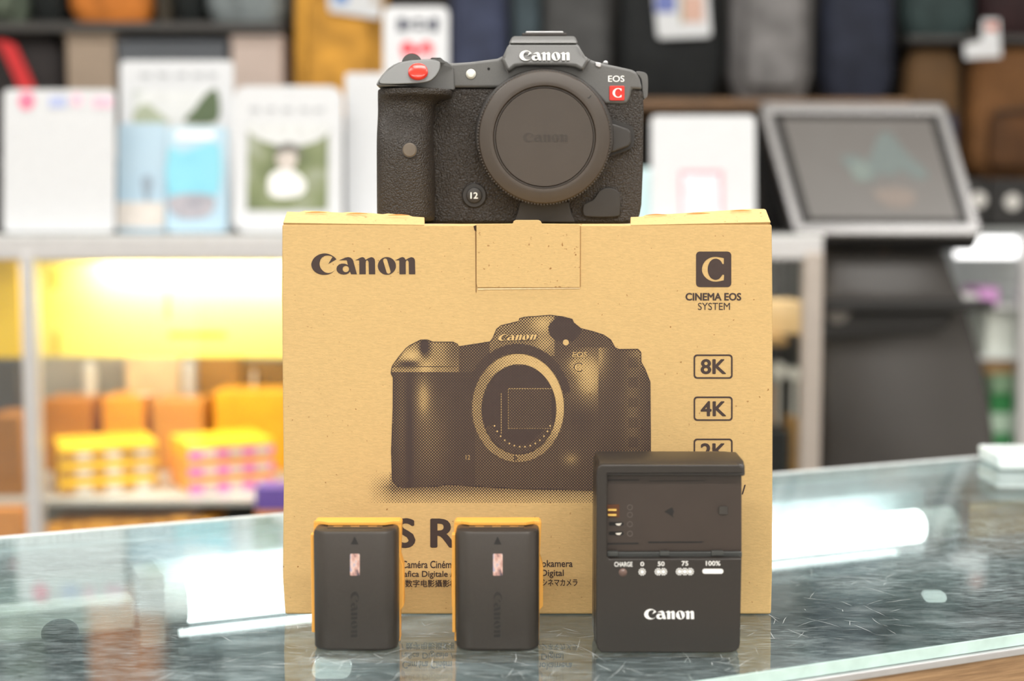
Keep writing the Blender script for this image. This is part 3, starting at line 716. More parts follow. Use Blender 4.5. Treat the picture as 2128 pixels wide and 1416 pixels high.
# ------------------------------------------------------------------ batteries
YF = 0.631
def battery(name, cxp, label, xl, xr):
    x0 = at(xl, 1250, YF + .009).x; x1 = at(xr, 1250, YF + .009).x; cx = (x0 + x1) / 2; hw = (x1 - x0) / 2
    base = Vector((cx, YF + .011, 0))
    t = thing('battery_pack', label, 'battery', base, 'camera batteries on the glass')
    m_b = M('battery_charcoal', (54, 48, 43), .36, var=.05, scale=700, bmp=.06, bscale=2600)
    def section(z, inset, slope=0.0):
        r = .0082; out = []
        w_ = hw - inset; d0 = inset; d1 = .0200 - inset
        for k in range(9):
            a = R(180 + 90 * k / 8); out.append(Vector((cx - w_ + r + r * math.cos(a), YF + d0 + r * .72 + r * .72 * math.sin(a), z)))
        for k in range(9):
            a = R(270 + 90 * k / 8); out.append(Vector((cx + w_ - r + r * math.cos(a), YF + d0 + r * .72 + r * .72 * math.sin(a), z)))
        out += [Vector((cx + w_, YF + d1, z)), Vector((cx - w_, YF + d1, z))]
        return out
    zt = .0555
    mb = MB().rings([section(.0002, .0012), section(.0008, .0004), section(.002, 0), section(zt - .0016, 0), section(zt - .0004, .0005), section(zt, .0014)])
    obj('case', mb, m_b, t, ang=40)
    obj('contact_plate', MB().box((cx - .013, YF + .007, zt), (cx + .012, YF + .0112, zt + .0003)), M('contact_dark', (60, 54, 48), .3), t)
    m_gold = M('contact_gold', (196, 160, 108), .3, .8)
    for k in (-1.02, -.25, .55): obj('contact', MB().box((cx + k * .010, YF + .0076, zt + .0003), (cx + k * .010 + .004, YF + .0092, zt + .0006)), m_gold, t)
    # orange protective cover clipped over the back
    m_o = M('orange_cover', (240, 172, 74), .45, var=.04)
    a = .0012
    zc = zt + .0018; c = MB()
    prof = [(-hw - a, .0005), (-hw - a, .008), (-hw - a, .015), (-hw - a - .0012, .017), (-hw - a - .0014, .036), (-hw - a - .0002, .041), (-hw - a, zc - .001), (-hw - a + .001, zc),
            (hw + a - .001, zc), (hw + a, zc - .001), (hw + a * .4, .041), (hw + a + .0008, .036), (hw + a + .0008, .017), (hw + a * .3, .015), (hw + a * .2, .0005)]
    c.rings([[Vector((cx + x, YF + .0145, z)) for x, z in prof], [Vector((cx + x, YF + .0225, z)) for x, z in prof]])
    cv = obj('protective_cover', c, m_o, t, bevel=.0005); cv['label'] = 'orange plastic contact cover'
    lip = [(-hw - .001, .0145), (hw + .001, .0145), (hw + .001, .0150 - .0008), (hw - .002, .0142), (hw - .006, .0112), (-hw + .006, .0112), (-hw + .002, .0142), (-hw - .001, .0142)]
    c = MB().rings([[Vector((cx + x, YF + y, zc - .0014)) for x, y in lip], [Vector((cx + x, YF + y, zc)) for x, y in lip]])
    obj('cover_lip', c, m_o, cv, bevel=.0004)
    obj('cover_side', MB().box((cx - hw - a - .0008, YF + .010, .006), (cx - hw - .0004, YF + .0148, .052)), m_o, cv, bevel=.0004)
    # front marks
    mid = cxp
    shape('arrow_mark', [[(mid, 1115), (mid + 8, 1132), (mid - 8, 1132)]], YF - .0001, M('mark_black', (34, 31, 30), .5), t, .0002)
    m_h, nt, b, out = nodes('hologram_foil')
    f = noise(nt, coords(nt, (1, 1, .5)), 420, 4)
    link(nt, ramp(nt, f, [(.30, lin((60, 66, 84))), (.45, lin((206, 160, 150))), (.55, lin((232, 200, 188))), (.66, lin((176, 170, 196)))]), b.inputs['Base Color'])
    b.inputs['Roughness'].default_value = .3; b.inputs['Metallic'].default_value = .35
    st = obj('hologram_sticker', MB().prism(rrect(mid - 9.5, 1151.5, mid + 10.5, 1197, 2.5), YF - .0001, YF + .0002), m_h, t); st['label'] = 'pink metallic hologram sticker'
    logo('embossed_logo', (mid - 8, 1230, mid + 9, 1325), YF - .0001, M('emboss_dark', (34, 30, 27), .35), t, .0002, spin=True)
battery('b1', 737, 'black battery with an orange cover on the glass, the left one of two', 655.5, 828)
battery('b2', 1034, 'black battery with an orange cover standing on the glass, nearer the charger', 948.5, 1120)

# ------------------------------------------------------------------ battery charger
def charger():
    t = thing('battery_charger', 'black battery charger standing upright on the glass at the right of the batteries', 'charger', Vector((at(1390, 1355, YF).x, YF + .012, 0)))
    m_c = M('charger_black', (43, 38, 34), .34, var=.04, scale=500, bmp=.04, bscale=2500)
    m_bay = M('charger_bay', (58, 48, 42), .36, var=.05, scale=90)
    m_w = M('white_print', (248, 246, 242), .5, var=.01)
    YH = YF - .002; zb = .0003
    # housing shell behind the front frame
    def rr(x0, z0, x1, z1, r, y, n=5):
        return [Vector((x, y, z)) for x, z in rrect(x0, z0, x1, z1, r, n)]
    xl, xr = at(1238, 1200, YH).x, at(1541, 1200, YH).x
    zt = at(1390, 972, YH).z
    back = .033
    mb = MB().rings([rr(xl, zb, xr + .0006, zt, .0035, YH + .0105), rr(xl, zb, xr + .0010, zt + .0022, .0045, YH + .0125), rr(xl + .0002, zb, xr + .0008, zt + .0024, .0045, YH + back - .003), rr(xl + .002, zb + .001, xr - .001, zt + .0006, .004, YH + back)])
    obj('housing', mb, m_c, t, ang=40)
    # front frame, open on the right around the bay
    T = at(1390, 972, YH)
    frame = [(1249, 966.5), (1535, 966.5), (1543, 972), (1544, 984), (1262, 985), (1262, 1158), (1266, 1162), (1541.5, 1161), (1538, 1338), (1536, 1347), (1530, 1354), (1520, 1357), (1260, 1359.5), (1250, 1357), (1242, 1350), (1238.5, 1338), (1239.5, 982), (1242, 972)]
    mb = MB(); P = [at(x, y, YH) for x, y in frame]
    for p in P: p.z = max(p.z, zb)
    mb.rings([P, [p + Vector((0, .011, 0)) for p in P]])
    obj('front_frame', mb, m_c, t, bevel=.0011, seg=4)
    hood = MB(); zz = at(1390, 975, YH).z
    hood.rings([[Vector((x, y, z)) for y, z in ((YH + .001, zz - .0035), (YH + .0022, zz + .0012), (YH + .006, zz + .0030), (YH + .026, zz + .0036), (YH + .028, zz - .004))] for x in (xl + .001, xl + .003, xr - .002, xr + .0012)])
    obj('top_hood', hood, m_c, t, bevel=.0009, seg=3)
    # battery bay floor and fittings
    YP = YH + .0062
    px0 = at(1256, 1070, YP).x; 
    fl = obj('battery_bay', MB().prism([(1255, 978), (1541, 978), (1541, 1166), (1255, 1166)], YP, YP + .005), m_bay, t)
    Zz = lambda pts: [(1240 + x / 6.4375, 960 + y / 6.4375) for x, y in pts]
    m_gr = M('groove_black', (22, 20, 19), .5)
    def groove(pts): return shape('bay_groove', [Zz(pts)], YP - .0002, m_gr, fl, .0003)
    groove([(140, 240), (570, 240), (570, 254), (140, 258)]); groove([(700, 256), (1450, 252), (1450, 260), (700, 264)]); groove([(690, 1070), (1440, 1068), (1400, 1086), (690, 1090)]); groove([(140, 1090), (560, 1084), (560, 1104), (140, 1110)])
    groove([(910, 668), (1010, 610), (1035, 668), (1015, 720), (1040, 752)])
    for (x0, y0, x1, y1) in ((140, 110, 290, 195), (850, 115, 1000, 190), (1540, 115, 1710, 190), (140, 1205, 290, 1270), (845, 1205, 975, 1265), (1535, 1200, 1700, 1262)):
        obj('bay_clip', MB().prism(Zz([(x0, y0), (x1, y0), (x1, y1), (x0, y1)]), YP - .0030, YP), M('clip_grey', (66, 68, 66), .35), fl, bevel=.0003)
    obj('bay_ledge', MB().prism(Zz([(140, 1212), (1945, 1205), (1945, 1285), (150, 1290)]), YP - .0022, YP), M('ledge_grey', (56, 58, 57), .35), fl, bevel=.0005)
    shape('contact_window', [Zz([(135, 575), (302, 572), (305, 745), (150, 748)])], YP - .0003, M('contact_brown', (84, 46, 18), .4), fl, .0003)
    m_gold = M('contact_gold', (196, 160, 108), .3, .8)
    for y in (648, 716): obj('charging_contact', MB().prism(Zz([(150, y - 13), (265, y - 13), (265, y + 11), (150, y + 11)]), YP - .0012, YP - .0003), M('contact_bright', (255, 205, 110), .25, .4), fl, bevel=.0001)
    for y in (833, 960):
        shape('contact_slot', [Zz(rrect(165, y - 22, 360, y + 22, 18))], YP - .0003, M('slot_black', (8, 7, 7), .6), fl, .0003)
        obj('charging_contact', MB().prism(Zz([(250, y - 2), (335, y - 10), (310, y + 22), (272, y + 20)]), YP - .0008, YP - .0003), M('contact_silver', (235, 230, 220), .2, .5), fl)
    for k, (y, s) in enumerate(((612, '−'), (712, '+'), (838, '3'), (965, '4'))):
        shape('contact_symbol', [circ(1240 + 445 / 6.4375, 960 + y / 6.4375, 5.9, n=20), circ(1240 + 445 / 6.4375, 960 + y / 6.4375, 4.6, n=20)], YP - .0002, M('emboss_grey', (92, 84, 78), .4), fl, .0002)
    obj('latch', MB().prism(rrect(*Zz([(1635, 600)])[0], *Zz([(1755, 708)])[0], 3), YP - .0010, YP), M('latch_grey', (58, 54, 50), .4), fl, bevel=.0002)
    # printed legends
    Q = lambda x, y: (1250 + x / 7.0933, 1150 + y / 7.0933)
    def tx(s, a, b, bold=.008): text('legend', s, (*Q(*a), *Q(*b)), YH - .0002, m_w, t, bold=bold, thick=.0002)
    tx('CHARGE', (190, 132), (456, 200)); tx('0', (574, 130), (628, 194)); tx('50', (830, 126), (928, 192)); tx('75', (1182, 120), (1278, 186)); tx('100%', (1540, 118), (1752, 186))
    def sun(x, y):
        L = [circ(*Q(x, y), 3.6, n=16)]
        for k in range(10):
            a = R(36 * k); c, s = math.cos(a), math.sin(a); q = Q(x, y)
            L.append([(q[0] + c * 4.6 - s * .8, q[1] + s * 4.6 + c * .8), (q[0] + c * 7.6 - s * 1.3, q[1] + s * 7.6 + c * 1.3), (q[0] + c * 7.6 + s * 1.3, q[1] + s * 7.6 - c * 1.3), (q[0] + c * 4.6 + s * .8, q[1] + s * 4.6 - c * .8)])
        return L
    for n_, xs in ((1, [600]), (2, [838, 914]), (3, [1150, 1230, 1308])):
        for i, x in enumerate(xs): shape('charge_symbol', sun(x, 280 - n_ * 2), YH - .0002 - i * .00002, m_w, t, .0002)
    shape('charge_symbol', [rrect(*Q(1488, 234), *Q(1796, 304), 4.7)], YH - .0002, m_w, t, .0002)
    c = at(*Q(316, 285), YH); c.y = 0
    obj('charge_lamp', MB().lathe([(.0002, YH - .0009), (.0012, YH - .0007), (.0019, YH), (.0019, YH + .002)], c, 'Y', 24), M('lamp_brown', (106, 84, 76), .25), t)
    logo('logo_lettering', (*Q(630, 826), *Q(1364, 978)), YH - .0002, m_w, t, .0002)
charger()
# ------------------------------------------------------------------ things behind the counter
def slab_pts(x0, y0, x1, y1, Y):
    a = at(x0, (y0 + y1) / 2, Y); b = at(x1, (y0 + y1) / 2, Y); c = at((x0 + x1) / 2, y0, Y); d = at((x0 + x1) / 2, y1, Y)
    return a.x, b.x, d.z, c.z                       # x0, x1, zlow, zhigh
def slab(mb, x0, y0, x1, y1, Y, dep, zlow=None, zhigh=None):
    a, b, lo, hi = slab_pts(x0, y0, x1, y1, Y)
    return mb.box((a, Y, lo if zlow is None else zlow), (b, Y + dep, hi if zhigh is None else zhigh))
def rslab(x0, y0, x1, y1, Y, dep, r=.01, zlow=None, lean=0):
    """upright sheet or box with rounded corners, standing on zlow, leaning back by lean metres"""
    a, b, lo, hi = slab_pts(x0, y0, x1, y1, Y)
    lo = lo if zlow is None else zlow
    pts = rrect(a, lo, b, hi, r, 4); k = lambda z: lean * (z - lo) / (hi - lo)
    return MB().rings([[Vector((x, Y + k(z), z)) for x, z in pts], [Vector((x, Y + dep + k(z), z)) for x, z in pts]])
def patch(name, pts, Y, mat, par, th=.0006): return shape(name, [pts], Y, mat, par, th)

YK = 2.10                                            # front of the rear display case
CT = at(900, 488, YK).z                              # its top
def rear_case():
    t = thing('rear_display_case', 'long aluminium-framed glass case behind the cardboard box, holding yellow film cartons', 'display case', Vector((at(870, 700, YK).x, YK + .23, FLOOR)))
    m_fr = M('frame_aluminium', (206, 205, 206), .35, .35, var=.03)
    m_fg = M('frame_champagne', (186, 176, 168), .35, .35, var=.03)
    D = .48; x0 = at(-160, 700, YK).x; x1 = at(1708, 700, YK).x
    zr = at(300, 540, YK).z
    obj('top_rail', MB().box((x0, YK, zr), (x1, YK + .03, CT - .0065)), m_fr, t, bevel=.003)
    obj('back_top_rail', MB().box((x0, YK + D - .03, zr), (x1, YK + D, CT - .0065)), m_fr, t, bevel=.003)
    obj('glass_top', MB().box((x0, YK, CT - .006), (x1, YK + D, CT)), M('case_top_white', (226, 228, 228), .12, var=.03), t)
    for a, b, mm in ((46, 76, m_fr), (1668, 1708, m_fg)):
        xa, xb = at(a, 760, YK).x, at(b, 760, YK).x
        obj('post', MB().box((xa, YK - .002, FLOOR), (xb, YK + .028, zr + .012)), mm, t, bevel=.004)
    zs = at(300, 1032, YK + .10).z
    obj('shelf', MB().box((x0, YK + .072, zs - .008), (x1, YK + D - .03, zs)), M('grey_glass_shelf', (186, 184, 178), .3), t)
    zs2 = at(300, 1150, YK + .06).z
    obj('shelf', MB().box((x0, YK + .03, zs2 - .008), (x1, YK + D - .03, zs2)), M('grey_glass_shelf', (186, 184, 178), .3), t)
    zs3 = at(1630, 692, YK + .2).z
    obj('side_shelf', MB().box((at(1330, 700, YK).x, YK + .1, zs3 - .012), (at(1664, 700, YK).x, YK + D - .03, zs3)), M('tan_shelf', (168, 132, 82), .5), t)
    obj('back_board', MB().box((x0, YK + D - .012, FLOOR + .05), (x1, YK + D, zr)), M('case_back_grey', (166, 158, 146), .6, scale=6, var=.15), t)
    obj('base', MB().box((x0, YK + .005, FLOOR), (x1, YK + D, zs2 - .06)), M('case_base', (150, 140, 128), .5), t)
    gl = obj('front_glass', MB().box((x0, YK + .008, zs2 - .055), (x1, YK + .012, zr)), CLEAR('case_glass', (.97, .985, .98), 1.45), t)
    # unseen strip light added under the top rail to brighten the yellow panel
    lx0, lx1 = at(160, 560, YK).x, at(760, 560, YK).x
    ll = bpy.data.lights.new('added_panel_light', 'AREA'); ll.shape = 'RECTANGLE'; ll.size = lx1 - lx0; ll.size_y = .012; ll.energy = 2.5; ll.color = (1, .97, .9)
    lo = bpy.data.objects.new('added_panel_light', ll); COL.objects.link(lo); lo.parent = t; lo.location = Vector(((lx0 + lx1) / 2, YK + .022, zr - .004)) - t.location; lo.rotation_euler = (R(58), 0, 0)
    for yy, e, x in ((YK + .12, 1.7, 330), (YK + .30, .9, 330), (YK + .14, .35, 1560)):  # unseen lights added to brighten the cartons and the right end
        l2 = bpy.data.lights.new('added_case_light', 'AREA'); l2.shape = 'RECTANGLE'; l2.size = .55 if x < 1000 else .2; l2.size_y = .03; l2.energy = e; l2.color = (1, .97, .9)
        o2 = bpy.data.objects.new('added_case_light', l2); COL.objects.link(o2); o2.parent = t; o2.location = Vector((at(x, 560, YK).x, yy, zr - .006)) - t.location
    return zs, zs2, zs3
ZS, ZS2, ZS3 = rear_case()
def yellow_panel():
    Y = YK + .075
    p = tag(obj('header_panel', rslab(80, 546, 1290, 742, Y, .012, .002), M('panel_yellow', (250, 222, 104), .35, var=.03, scale=8)), 'wide bright yellow header panel inside the rear case, above the film cartons', 'sign panel')
    for k, (x0, y0, x1, y1) in enumerate(((106, 560, 118, 600), (112, 690, 122, 735), (350, 690, 470, 700), (345, 610, 352, 660))):
        shape('faded_print', [[(x0, y0), (x1, y0), (x1, y1), (x0, y1)]], Y - .001, M('panel_print', (222, 176, 40), .5), p, .0006)
    tag(obj('header_panel', rslab(-120, 530, 40, 744, Y + .004, .012, .002), M('panel_amber', (232, 190, 52), .4, var=.05, scale=8)), 'deeper yellow header panel at the far left, left of the aluminium post', 'sign panel')
    # the panels hang from the rail on thin rods
yellow_panel()

def carton(x0, x1, zb, h, Y, dep, colour, band, label, group, wins=3, name='film_carton', bandw=.5, yaw=0):
    a, b = at(x0, 950, Y).x, at(x1, 950, Y).x
    t = thing(name, label, 'carton', Vector(((a + b) / 2, Y + dep / 2, zb)), group)
    obj('carton_body', MB().box((a, Y, zb), (b, Y + dep, zb + h)), M('carton_%d_%d_%d' % colour, colour, .4, var=.06, scale=30), t, bevel=.003)
    if band:
        bb = obj('label_band', MB().box((a + .001, Y - .0008, zb + h * .06), (b - .001, Y + .0006, zb + h * (.06 + bandw))), M('band_%d_%d_%d' % band, band, .4), t)
        for k in range(wins):
            c = a + (b - a) * (k + .5) / wins * .9 + (b - a) * .10; wd = (b - a) * .075
            obj('window', MB().box((c - wd, Y - .0016, zb + h * .10), (c + wd, Y - .0004, zb + h * (.02 + bandw))), M('carton_window', (214, 206, 196), .3), bb)
    t.rotation_euler.z = R(yaw)
    return t
def cartons():
    YL = YK + .125; g = 'film cartons in the left stack'
    hh = .0262
    Y_, Yb, Pk, Or = (252, 196, 22), (178, 128, 62), (226, 116, 196), (250, 172, 72)
    for k, nm in enumerate(('bottom', 'middle', 'top')):
        carton(96, 296, ZS + k * hh + .0002, hh - .0003, YL, .115, Y_, Yb, '%s carton of the all-yellow film stack beside the aluminium post' % nm, g, yaw=22)
    for k, nm in enumerate(('bottom', 'middle', 'top')):
        carton(352, 536, ZS + .0003 + k * .027, .0266, YL + .012, .12, Or if k < 2 else (253, 200, 40), Pk, '%s carton of the pink-banded yellow film stack' % nm, 'pink banded cartons', 3, yaw=27)
    # loaves behind
    for (x0, x1, yt, c, lab) in ((214, 300, 826, (240, 160, 40), 'orange carton just behind the all-yellow film stack'), (318, 425, 832, (206, 142, 62), 'brownish orange carton behind the pink-banded film stack'),
                                 (92, 190, 830, (196, 124, 40), 'low dark orange carton at the post, behind the all-yellow stack'), (446, 600, 814, (244, 172, 44), 'orange carton farthest right behind the pink-banded stack')):
        Y = YK + .325; zt = at(300, yt, Y).z
        carton(x0, x1, ZS + .0002, zt - ZS - .0005, Y, .09, c, None, lab, 'cartons at the back of the shelf')
    for (x0, x1, y0, y1, c, lab, nm) in ((262, 376, 744, 812, (206, 184, 146), 'beige upright carton under the yellow panel', 'carton'), (410, 500, 744, 838, (150, 112, 60), 'brown upright carton under the yellow panel at right', 'carton'),
                                         (505, 600, 752, 830, (120, 92, 52), 'dark brown upright carton partly behind the cardboard box', 'carton')):
        Y = YK + .42; z0, z1_ = ZS + .0002, at(300, y0, Y).z
        tag(obj('upright_carton', MB().box((at(x0, 800, Y).x, Y, z0), (at(x1, 800, Y).x, Y + .04, z1_)), M('upr_%d' % c[0], c, .6, scale=20, var=.15), bevel=.002), lab, nm)
    for (x0, x1, y0, c, lab) in ((168, 205, 752, (214, 212, 204), 'pale bottle-shaped canister left of the beige carton'), (378, 408, 750, (188, 186, 186), 'light grey canister between beige and brown cartons'), (516, 540, 770, (196, 190, 184), 'thin white tube in front of the dark brown carton')):
        Y = YK + .405 if x0 != 516 else YK + .412
        a, b = at(x0, 800, Y).x, at(x1, 800, Y).x; z1_ = at(300, y0, Y).z; r = (b - a) / 2 if x0 != 516 else .004
        r = min(r, .012)
        tag(obj('canister', MB().lathe([(.0005, ZS + .0002), (r, ZS + .0004), (r, z1_ - r * .8), (r * .55, z1_ - r * .3), (r * .55, z1_), (.0005, z1_)], Vector(((a + b) / 2, Y, 0)), 'Z', 20), M('can_%d' % c[0], c, .3)), lab, 'canister')
    tag(obj('round_label', MB().lathe([(.0005, 0), (.016, .0002), (.018, .0030), (.0005, .0034)], Vector((at(300, 836, YK + .345).x, YK + .345, at(300, 826, YK + .33).z + .0004)), 'Z', 20), M('label_cream', (238, 214, 190), .4)), 'small cream lid on the orange carton behind the stacks', 'lid')
    # purple and orange stack at the right end, half hidden by the cardboard box
    ph = (at(560, 1012, YK + .016).z - ZS2) / 3
    for k, (c, nm) in enumerate((((130, 100, 196), 'bottom purple'), ((246, 160, 60), 'middle orange'), ((120, 92, 176), 'top purple'))):
        carton(528, 640, ZS2 + .0002 + k * ph, ph - .0003, YK + .016, .05, c, None, '%s carton of the short stack at the edge of the cardboard box' % nm, 'purple and orange cartons')
    # row of cartons on the low shelf, only their tops show
    lefts = [(92, 130), (136, 172), (176, 236), (242, 300), (306, 345), (350, 392), (398, 440)]
    pos = ['nearest the post', 'second from the post', 'third from the post', 'in the middle', 'third from the right end', 'second from the right end', 'at the right end']
    for (x0, x1), p in zip(lefts, pos):
        Y = YK + .07; zt = at(300, 1090 - (x0 - 92) * .045 + (x0 % 7), Y).z
        carton(x0, x1, ZS2 + .0002, max(.02, zt - ZS2), Y, .10, (236, 164, 60), None, 'orange carton on the low shelf of the rear case, %s' % p, 'orange cartons on the low shelf')
    # left of the post
    for (x0, x1, y0, c, lab) in ((-30, 42, 866, (150, 96, 40), 'brown carton at the far left edge, left of the post'),):
        Y = YK + .10; zt = at(20, y0, Y).z
        tag(obj('upright_carton', MB().box((at(x0, 900, Y).x, Y, ZS + .0002), (at(x1, 900, Y).x, Y + .1, zt)), M('lc_%d' % c[0], c, .6), bevel=.002), lab, 'carton')
    for (x0, x1, y0, dy, c, lab) in ((-20, 40, 752, .25, (66, 66, 70), 'dark grey carton at the far left under the amber panel'), (-30, 40, 1058, .042, (214, 140, 70), 'orange carton on the low shelf at the far left edge')):
        Y = YK + dy; zl = ZS if y0 < 1000 else ZS2; dp = .1 if y0 < 1000 else .026; zt = at(20, y0, Y).z
        tag(obj('upright_carton', MB().box((at(x0, 900, Y).x, Y, zl + .0002), (at(x1, 900, Y).x, Y + dp, zt)), M('lc_%d' % c[0], c, .6), bevel=.002), lab, 'carton')
    # right end of the case, seen between the cardboard box and the right post
    def it(x0, x1, y0, zb, Y, dep, c, lab, nm='small_carton', cat='carton'):
        zt = at(1630, y0, Y).z
        tag(obj(nm, MB().box((at(x0, 800, Y).x, Y, zb + .0002), (at(x1, 800, Y).x, Y + dep, zt)), M('rc_%d_%d_%d' % c, c, .5), bevel=.003), lab, cat)
    it(1560, 1662, 626, ZS3, YK + .16, .08, (214, 180, 128), 'cream carton on the tan side shelf at the right end of the rear case')
    it(1580, 1640, 896, ZS, YK + .1, .08, (30, 30, 30), 'black carton low at the right end of the rear case')
    it(1644, 1664, 872, ZS, YK + .13, .06, (150, 112, 56), 'tan carton beside the right aluminium post')
    it(1560, 1612, 800, ZS, YK + .22, .08, (120, 84, 44), 'brown carton partly hidden by the right edge of the cardboard box')
    for x, y, r, lab in ((1618, 772, .016, 'round white lens cap in front of the grey back board, nearer the cardboard box'), (1652, 778, .012, 'round white lens cap nearer the right post')):
        Y = YK + .30; p = at(x, y, Y); zb = ZS + .0002
        mb = MB().lathe([(.0005, 0), (r * .9, 0), (r, .003), (r, .012), (.0005, .014)], Vector((p.x, Y, p.z)), 'Y', 24)
        mb.box((p.x - .003, Y + .004, zb), (p.x + .003, Y + .010, p.z - r * .8))
        tag(obj('lens_cap', mb, M('lens_cap_white', (222, 220, 210), .35)), lab, 'cap')
cartons()

# ------------------------------------------------------------------ signs on the rear case
m_clr = CLEAR('acrylic', (.96, .975, .98), 1.4)
def sign(x0, y0, x1, Y, label, cat='sign', holder=True, r=.008, y1=476, dep=.004, lean=.02, name='acrylic_sign', mat=None):
    a, b, lo, hi = slab_pts(x0, y0, x1, y1, Y)
    t = thing(name, label, cat, Vector(((a + b) / 2, Y, CT)))
    s = obj('sheet', rslab(x0, y0, x1, y1, Y, dep, r, CT + .003, lean), mat or m_paper, t)
    if holder:
        obj('holder_foot', MB().box((a, Y - .015, CT + .0002), (b, Y + .05, CT + .003)), m_clr, t)
    k = lambda py: lean * (at(x0, py, Y).z - CT) / (hi - CT)
    f = lambda u, v, o=.0012: (lambda p: Vector((p.x, Y + k(v) - o, p.z)))(at(u, v, Y))
    return t, s, f
def rectp(x0, y0, x1, y1): return [(x0, y0), (x1, y0), (x1, y1), (x0, y1)]
def blur_print(name, rgbs, scale=18):
    m, nt, b, out = nodes(name); n = noise(nt, coords(nt), scale, 2)
    st = [(.3 + .4 * i / (len(rgbs) - 1), lin(c)) for i, c in enumerate(rgbs)]
    link(nt, ramp(nt, n, st), b.inputs['Base Color']); b.inputs['Roughness'].default_value = .5; return m
def signs():
    # white notice, far left
    t, s, f = sign(2, 183, 234, YK + .04, 'plain white notice with a pink flower mark, far left on the rear case', 'notice')
    shape('pink_mark', [cr(circ(47, 208, 17, 19, 10), 3)], 0, M('print_pink', (238, 128, 158), .6), s, .0004, fn=f)
    text('blurred_print', '▬▬', (94, 200, 132, 222), 0, M('print_lilac', (200, 206, 232), .6), s, fn=f, thick=.0003) if False else shape('blurred_print', [rectp(94, 198, 130, 222)], 0, M('print_lilac', (176, 186, 222), .6), s, .0004, fn=f)
    shape('blurred_print', [circ(152, 206, 12, 14, 16)], 0, M('print_rose', (232, 190, 208), .6), s, .0004, fn=f)
    shape('blurred_print', [rectp(186, 200, 226, 222)], 0, M('print_rose', (232, 190, 208), .6), s, .0004, fn=f)
    # sign with a landscape, behind the two sky-blue prints
    t, s, f = sign(246, 123, 482, YK + .20, 'white sign with a misty hillside photo, behind the sky-blue prints', y1=440)
    shape('landscape_photo', [rectp(272, 186, 448, 300)], 0, blur_print('misty_green', [(196, 198, 196), (226, 228, 228), (150, 160, 146)], 9), s, .0004, fn=f)
    shape('dark_hill', [cr([(380, 252), (400, 225), (425, 192), (448, 187), (448, 252)], 4)], 0, M('hill_green', (84, 100, 70), .6), s, .0004, fn=lambda u, v: f(u, v, .0018))
    shape('dark_hill', [cr([(275, 254), (280, 225), (300, 214), (330, 236), (345, 254)], 4)], 0, M('hill_pale', (166, 174, 150), .6), s, .0004, fn=lambda u, v: f(u, v, .0018))
    shape('heading', [rectp(x, 150, x + 22, 158) for x in (285, 322, 360, 396, 424)], 0, M('print_grey', (176, 179, 183), .6), s, .0004, fn=f)
    # two prints
    t, s, f = sign(240, 254, 342, YK + .10, 'pale sky-blue photo card with a small grey figure, left of the bright cyan card', 'photo card', y1=474, holder=False, mat=blur_print('sky_pale', [(170, 200, 220), (192, 212, 224)], 5), name='photo_card')
    shape('sand', [rectp(241, 420, 341, 472)], 0, M('sand_pale', (222, 214, 206), .6), s, .0004, fn=f)
    shape('figure_print', [cr([(292, 372), (304, 364), (314, 374), (312, 396), (304, 420), (296, 400)], 4)], 0, M('figure_grey', (150, 164, 178), .6), s, .0004, fn=lambda u, v: f(u, v, .002))
    t, s, f = sign(344, 262, 470, YK + .085, 'bright cyan photo card with grey rocks at its foot, right of the pale blue card', 'photo card', y1=474, holder=False, mat=blur_print('sky_light', [(172, 204, 224), (194, 218, 230)], 5), name='photo_card')
    shape('cyan_sea', [cr([(346, 306), (372, 316), (410, 302), (452, 300), (452, 402), (400, 404), (346, 404)], 2)], 0, blur_print('cyan', [(104, 178, 212), (136, 208, 226), (150, 216, 228)], 6), s, .0004, fn=f)
    shape('rocks_print', [cr([(346, 420), (370, 404), (430, 404), (446, 420), (430, 450), (370, 452)], 3)], 0, blur_print('rock_grey', [(150, 150, 160), (186, 180, 186)], 30), s, .0004, fn=lambda u, v: f(u, v, .002))
    shape('pale_heading', [rectp(360, 270, 440, 290)], 0, M('print_white', (240, 246, 250), .6), s, .0004, fn=f)
    # portrait sign
    t, s, f = sign(482, 176, 710, YK + .06, 'white sign with a garden portrait photo, just left of the cardboard box', r=.02, y1=480)
    shape('portrait_photo', [rectp(512, 258, 680, 437)], 0, blur_print('garden', [(88, 100, 64), (124, 134, 94), (172, 176, 162)], 14), s, .0004, fn=f)
    shape('pale_sky', [cr([(514, 259), (678, 259), (660, 290), (600, 305), (540, 290)], 3)], 0, M('print_mist', (214, 216, 216), .6), s, .0004, fn=lambda u, v: f(u, v, .0018))
    shape('figure_print', [cr([(556, 390), (560, 364), (582, 352), (612, 356), (634, 380), (626, 404), (590, 412), (562, 406)], 4)], 0, M('shirt_white', (244, 244, 242), .6), s, .0004, fn=lambda u, v: f(u, v, .0026))
    shape('figure_print', [circ(594, 330, 22, 24, 20)], 0, M('face_pale', (206, 196, 188), .6), s, .0004, fn=lambda u, v: f(u, v, .0026))
    shape('figure_print', [cr([(568, 322), (578, 302), (600, 296), (618, 304), (624, 324), (600, 312)], 4)], 0, M('hair_dark', (108, 106, 100), .6), s, .0004, fn=lambda u, v: f(u, v, .0032))
    shape('heading', [rectp(x, 222, x + 20, 230) for x in (515, 548, 584, 620, 650)], 0, M('print_grey', (176, 179, 183), .6), s, .0004, fn=f)
    # heart sign, taller and further back
    t, s, f = sign(796, 10, 932, YK + .26, 'tall white sign with a red heart and dark heading, behind the camera grip', y1=470, r=.012)
    shape('heading', [rectp(824, 34, 842, 62), rectp(846, 40, 854, 58), rectp(858, 36, 878, 44), rectp(860, 50, 880, 58), rectp(884, 40, 890, 58), rectp(893, 34, 910, 62)], 0, M('print_slate', (66, 70, 86), .6), s, .0004, fn=f)
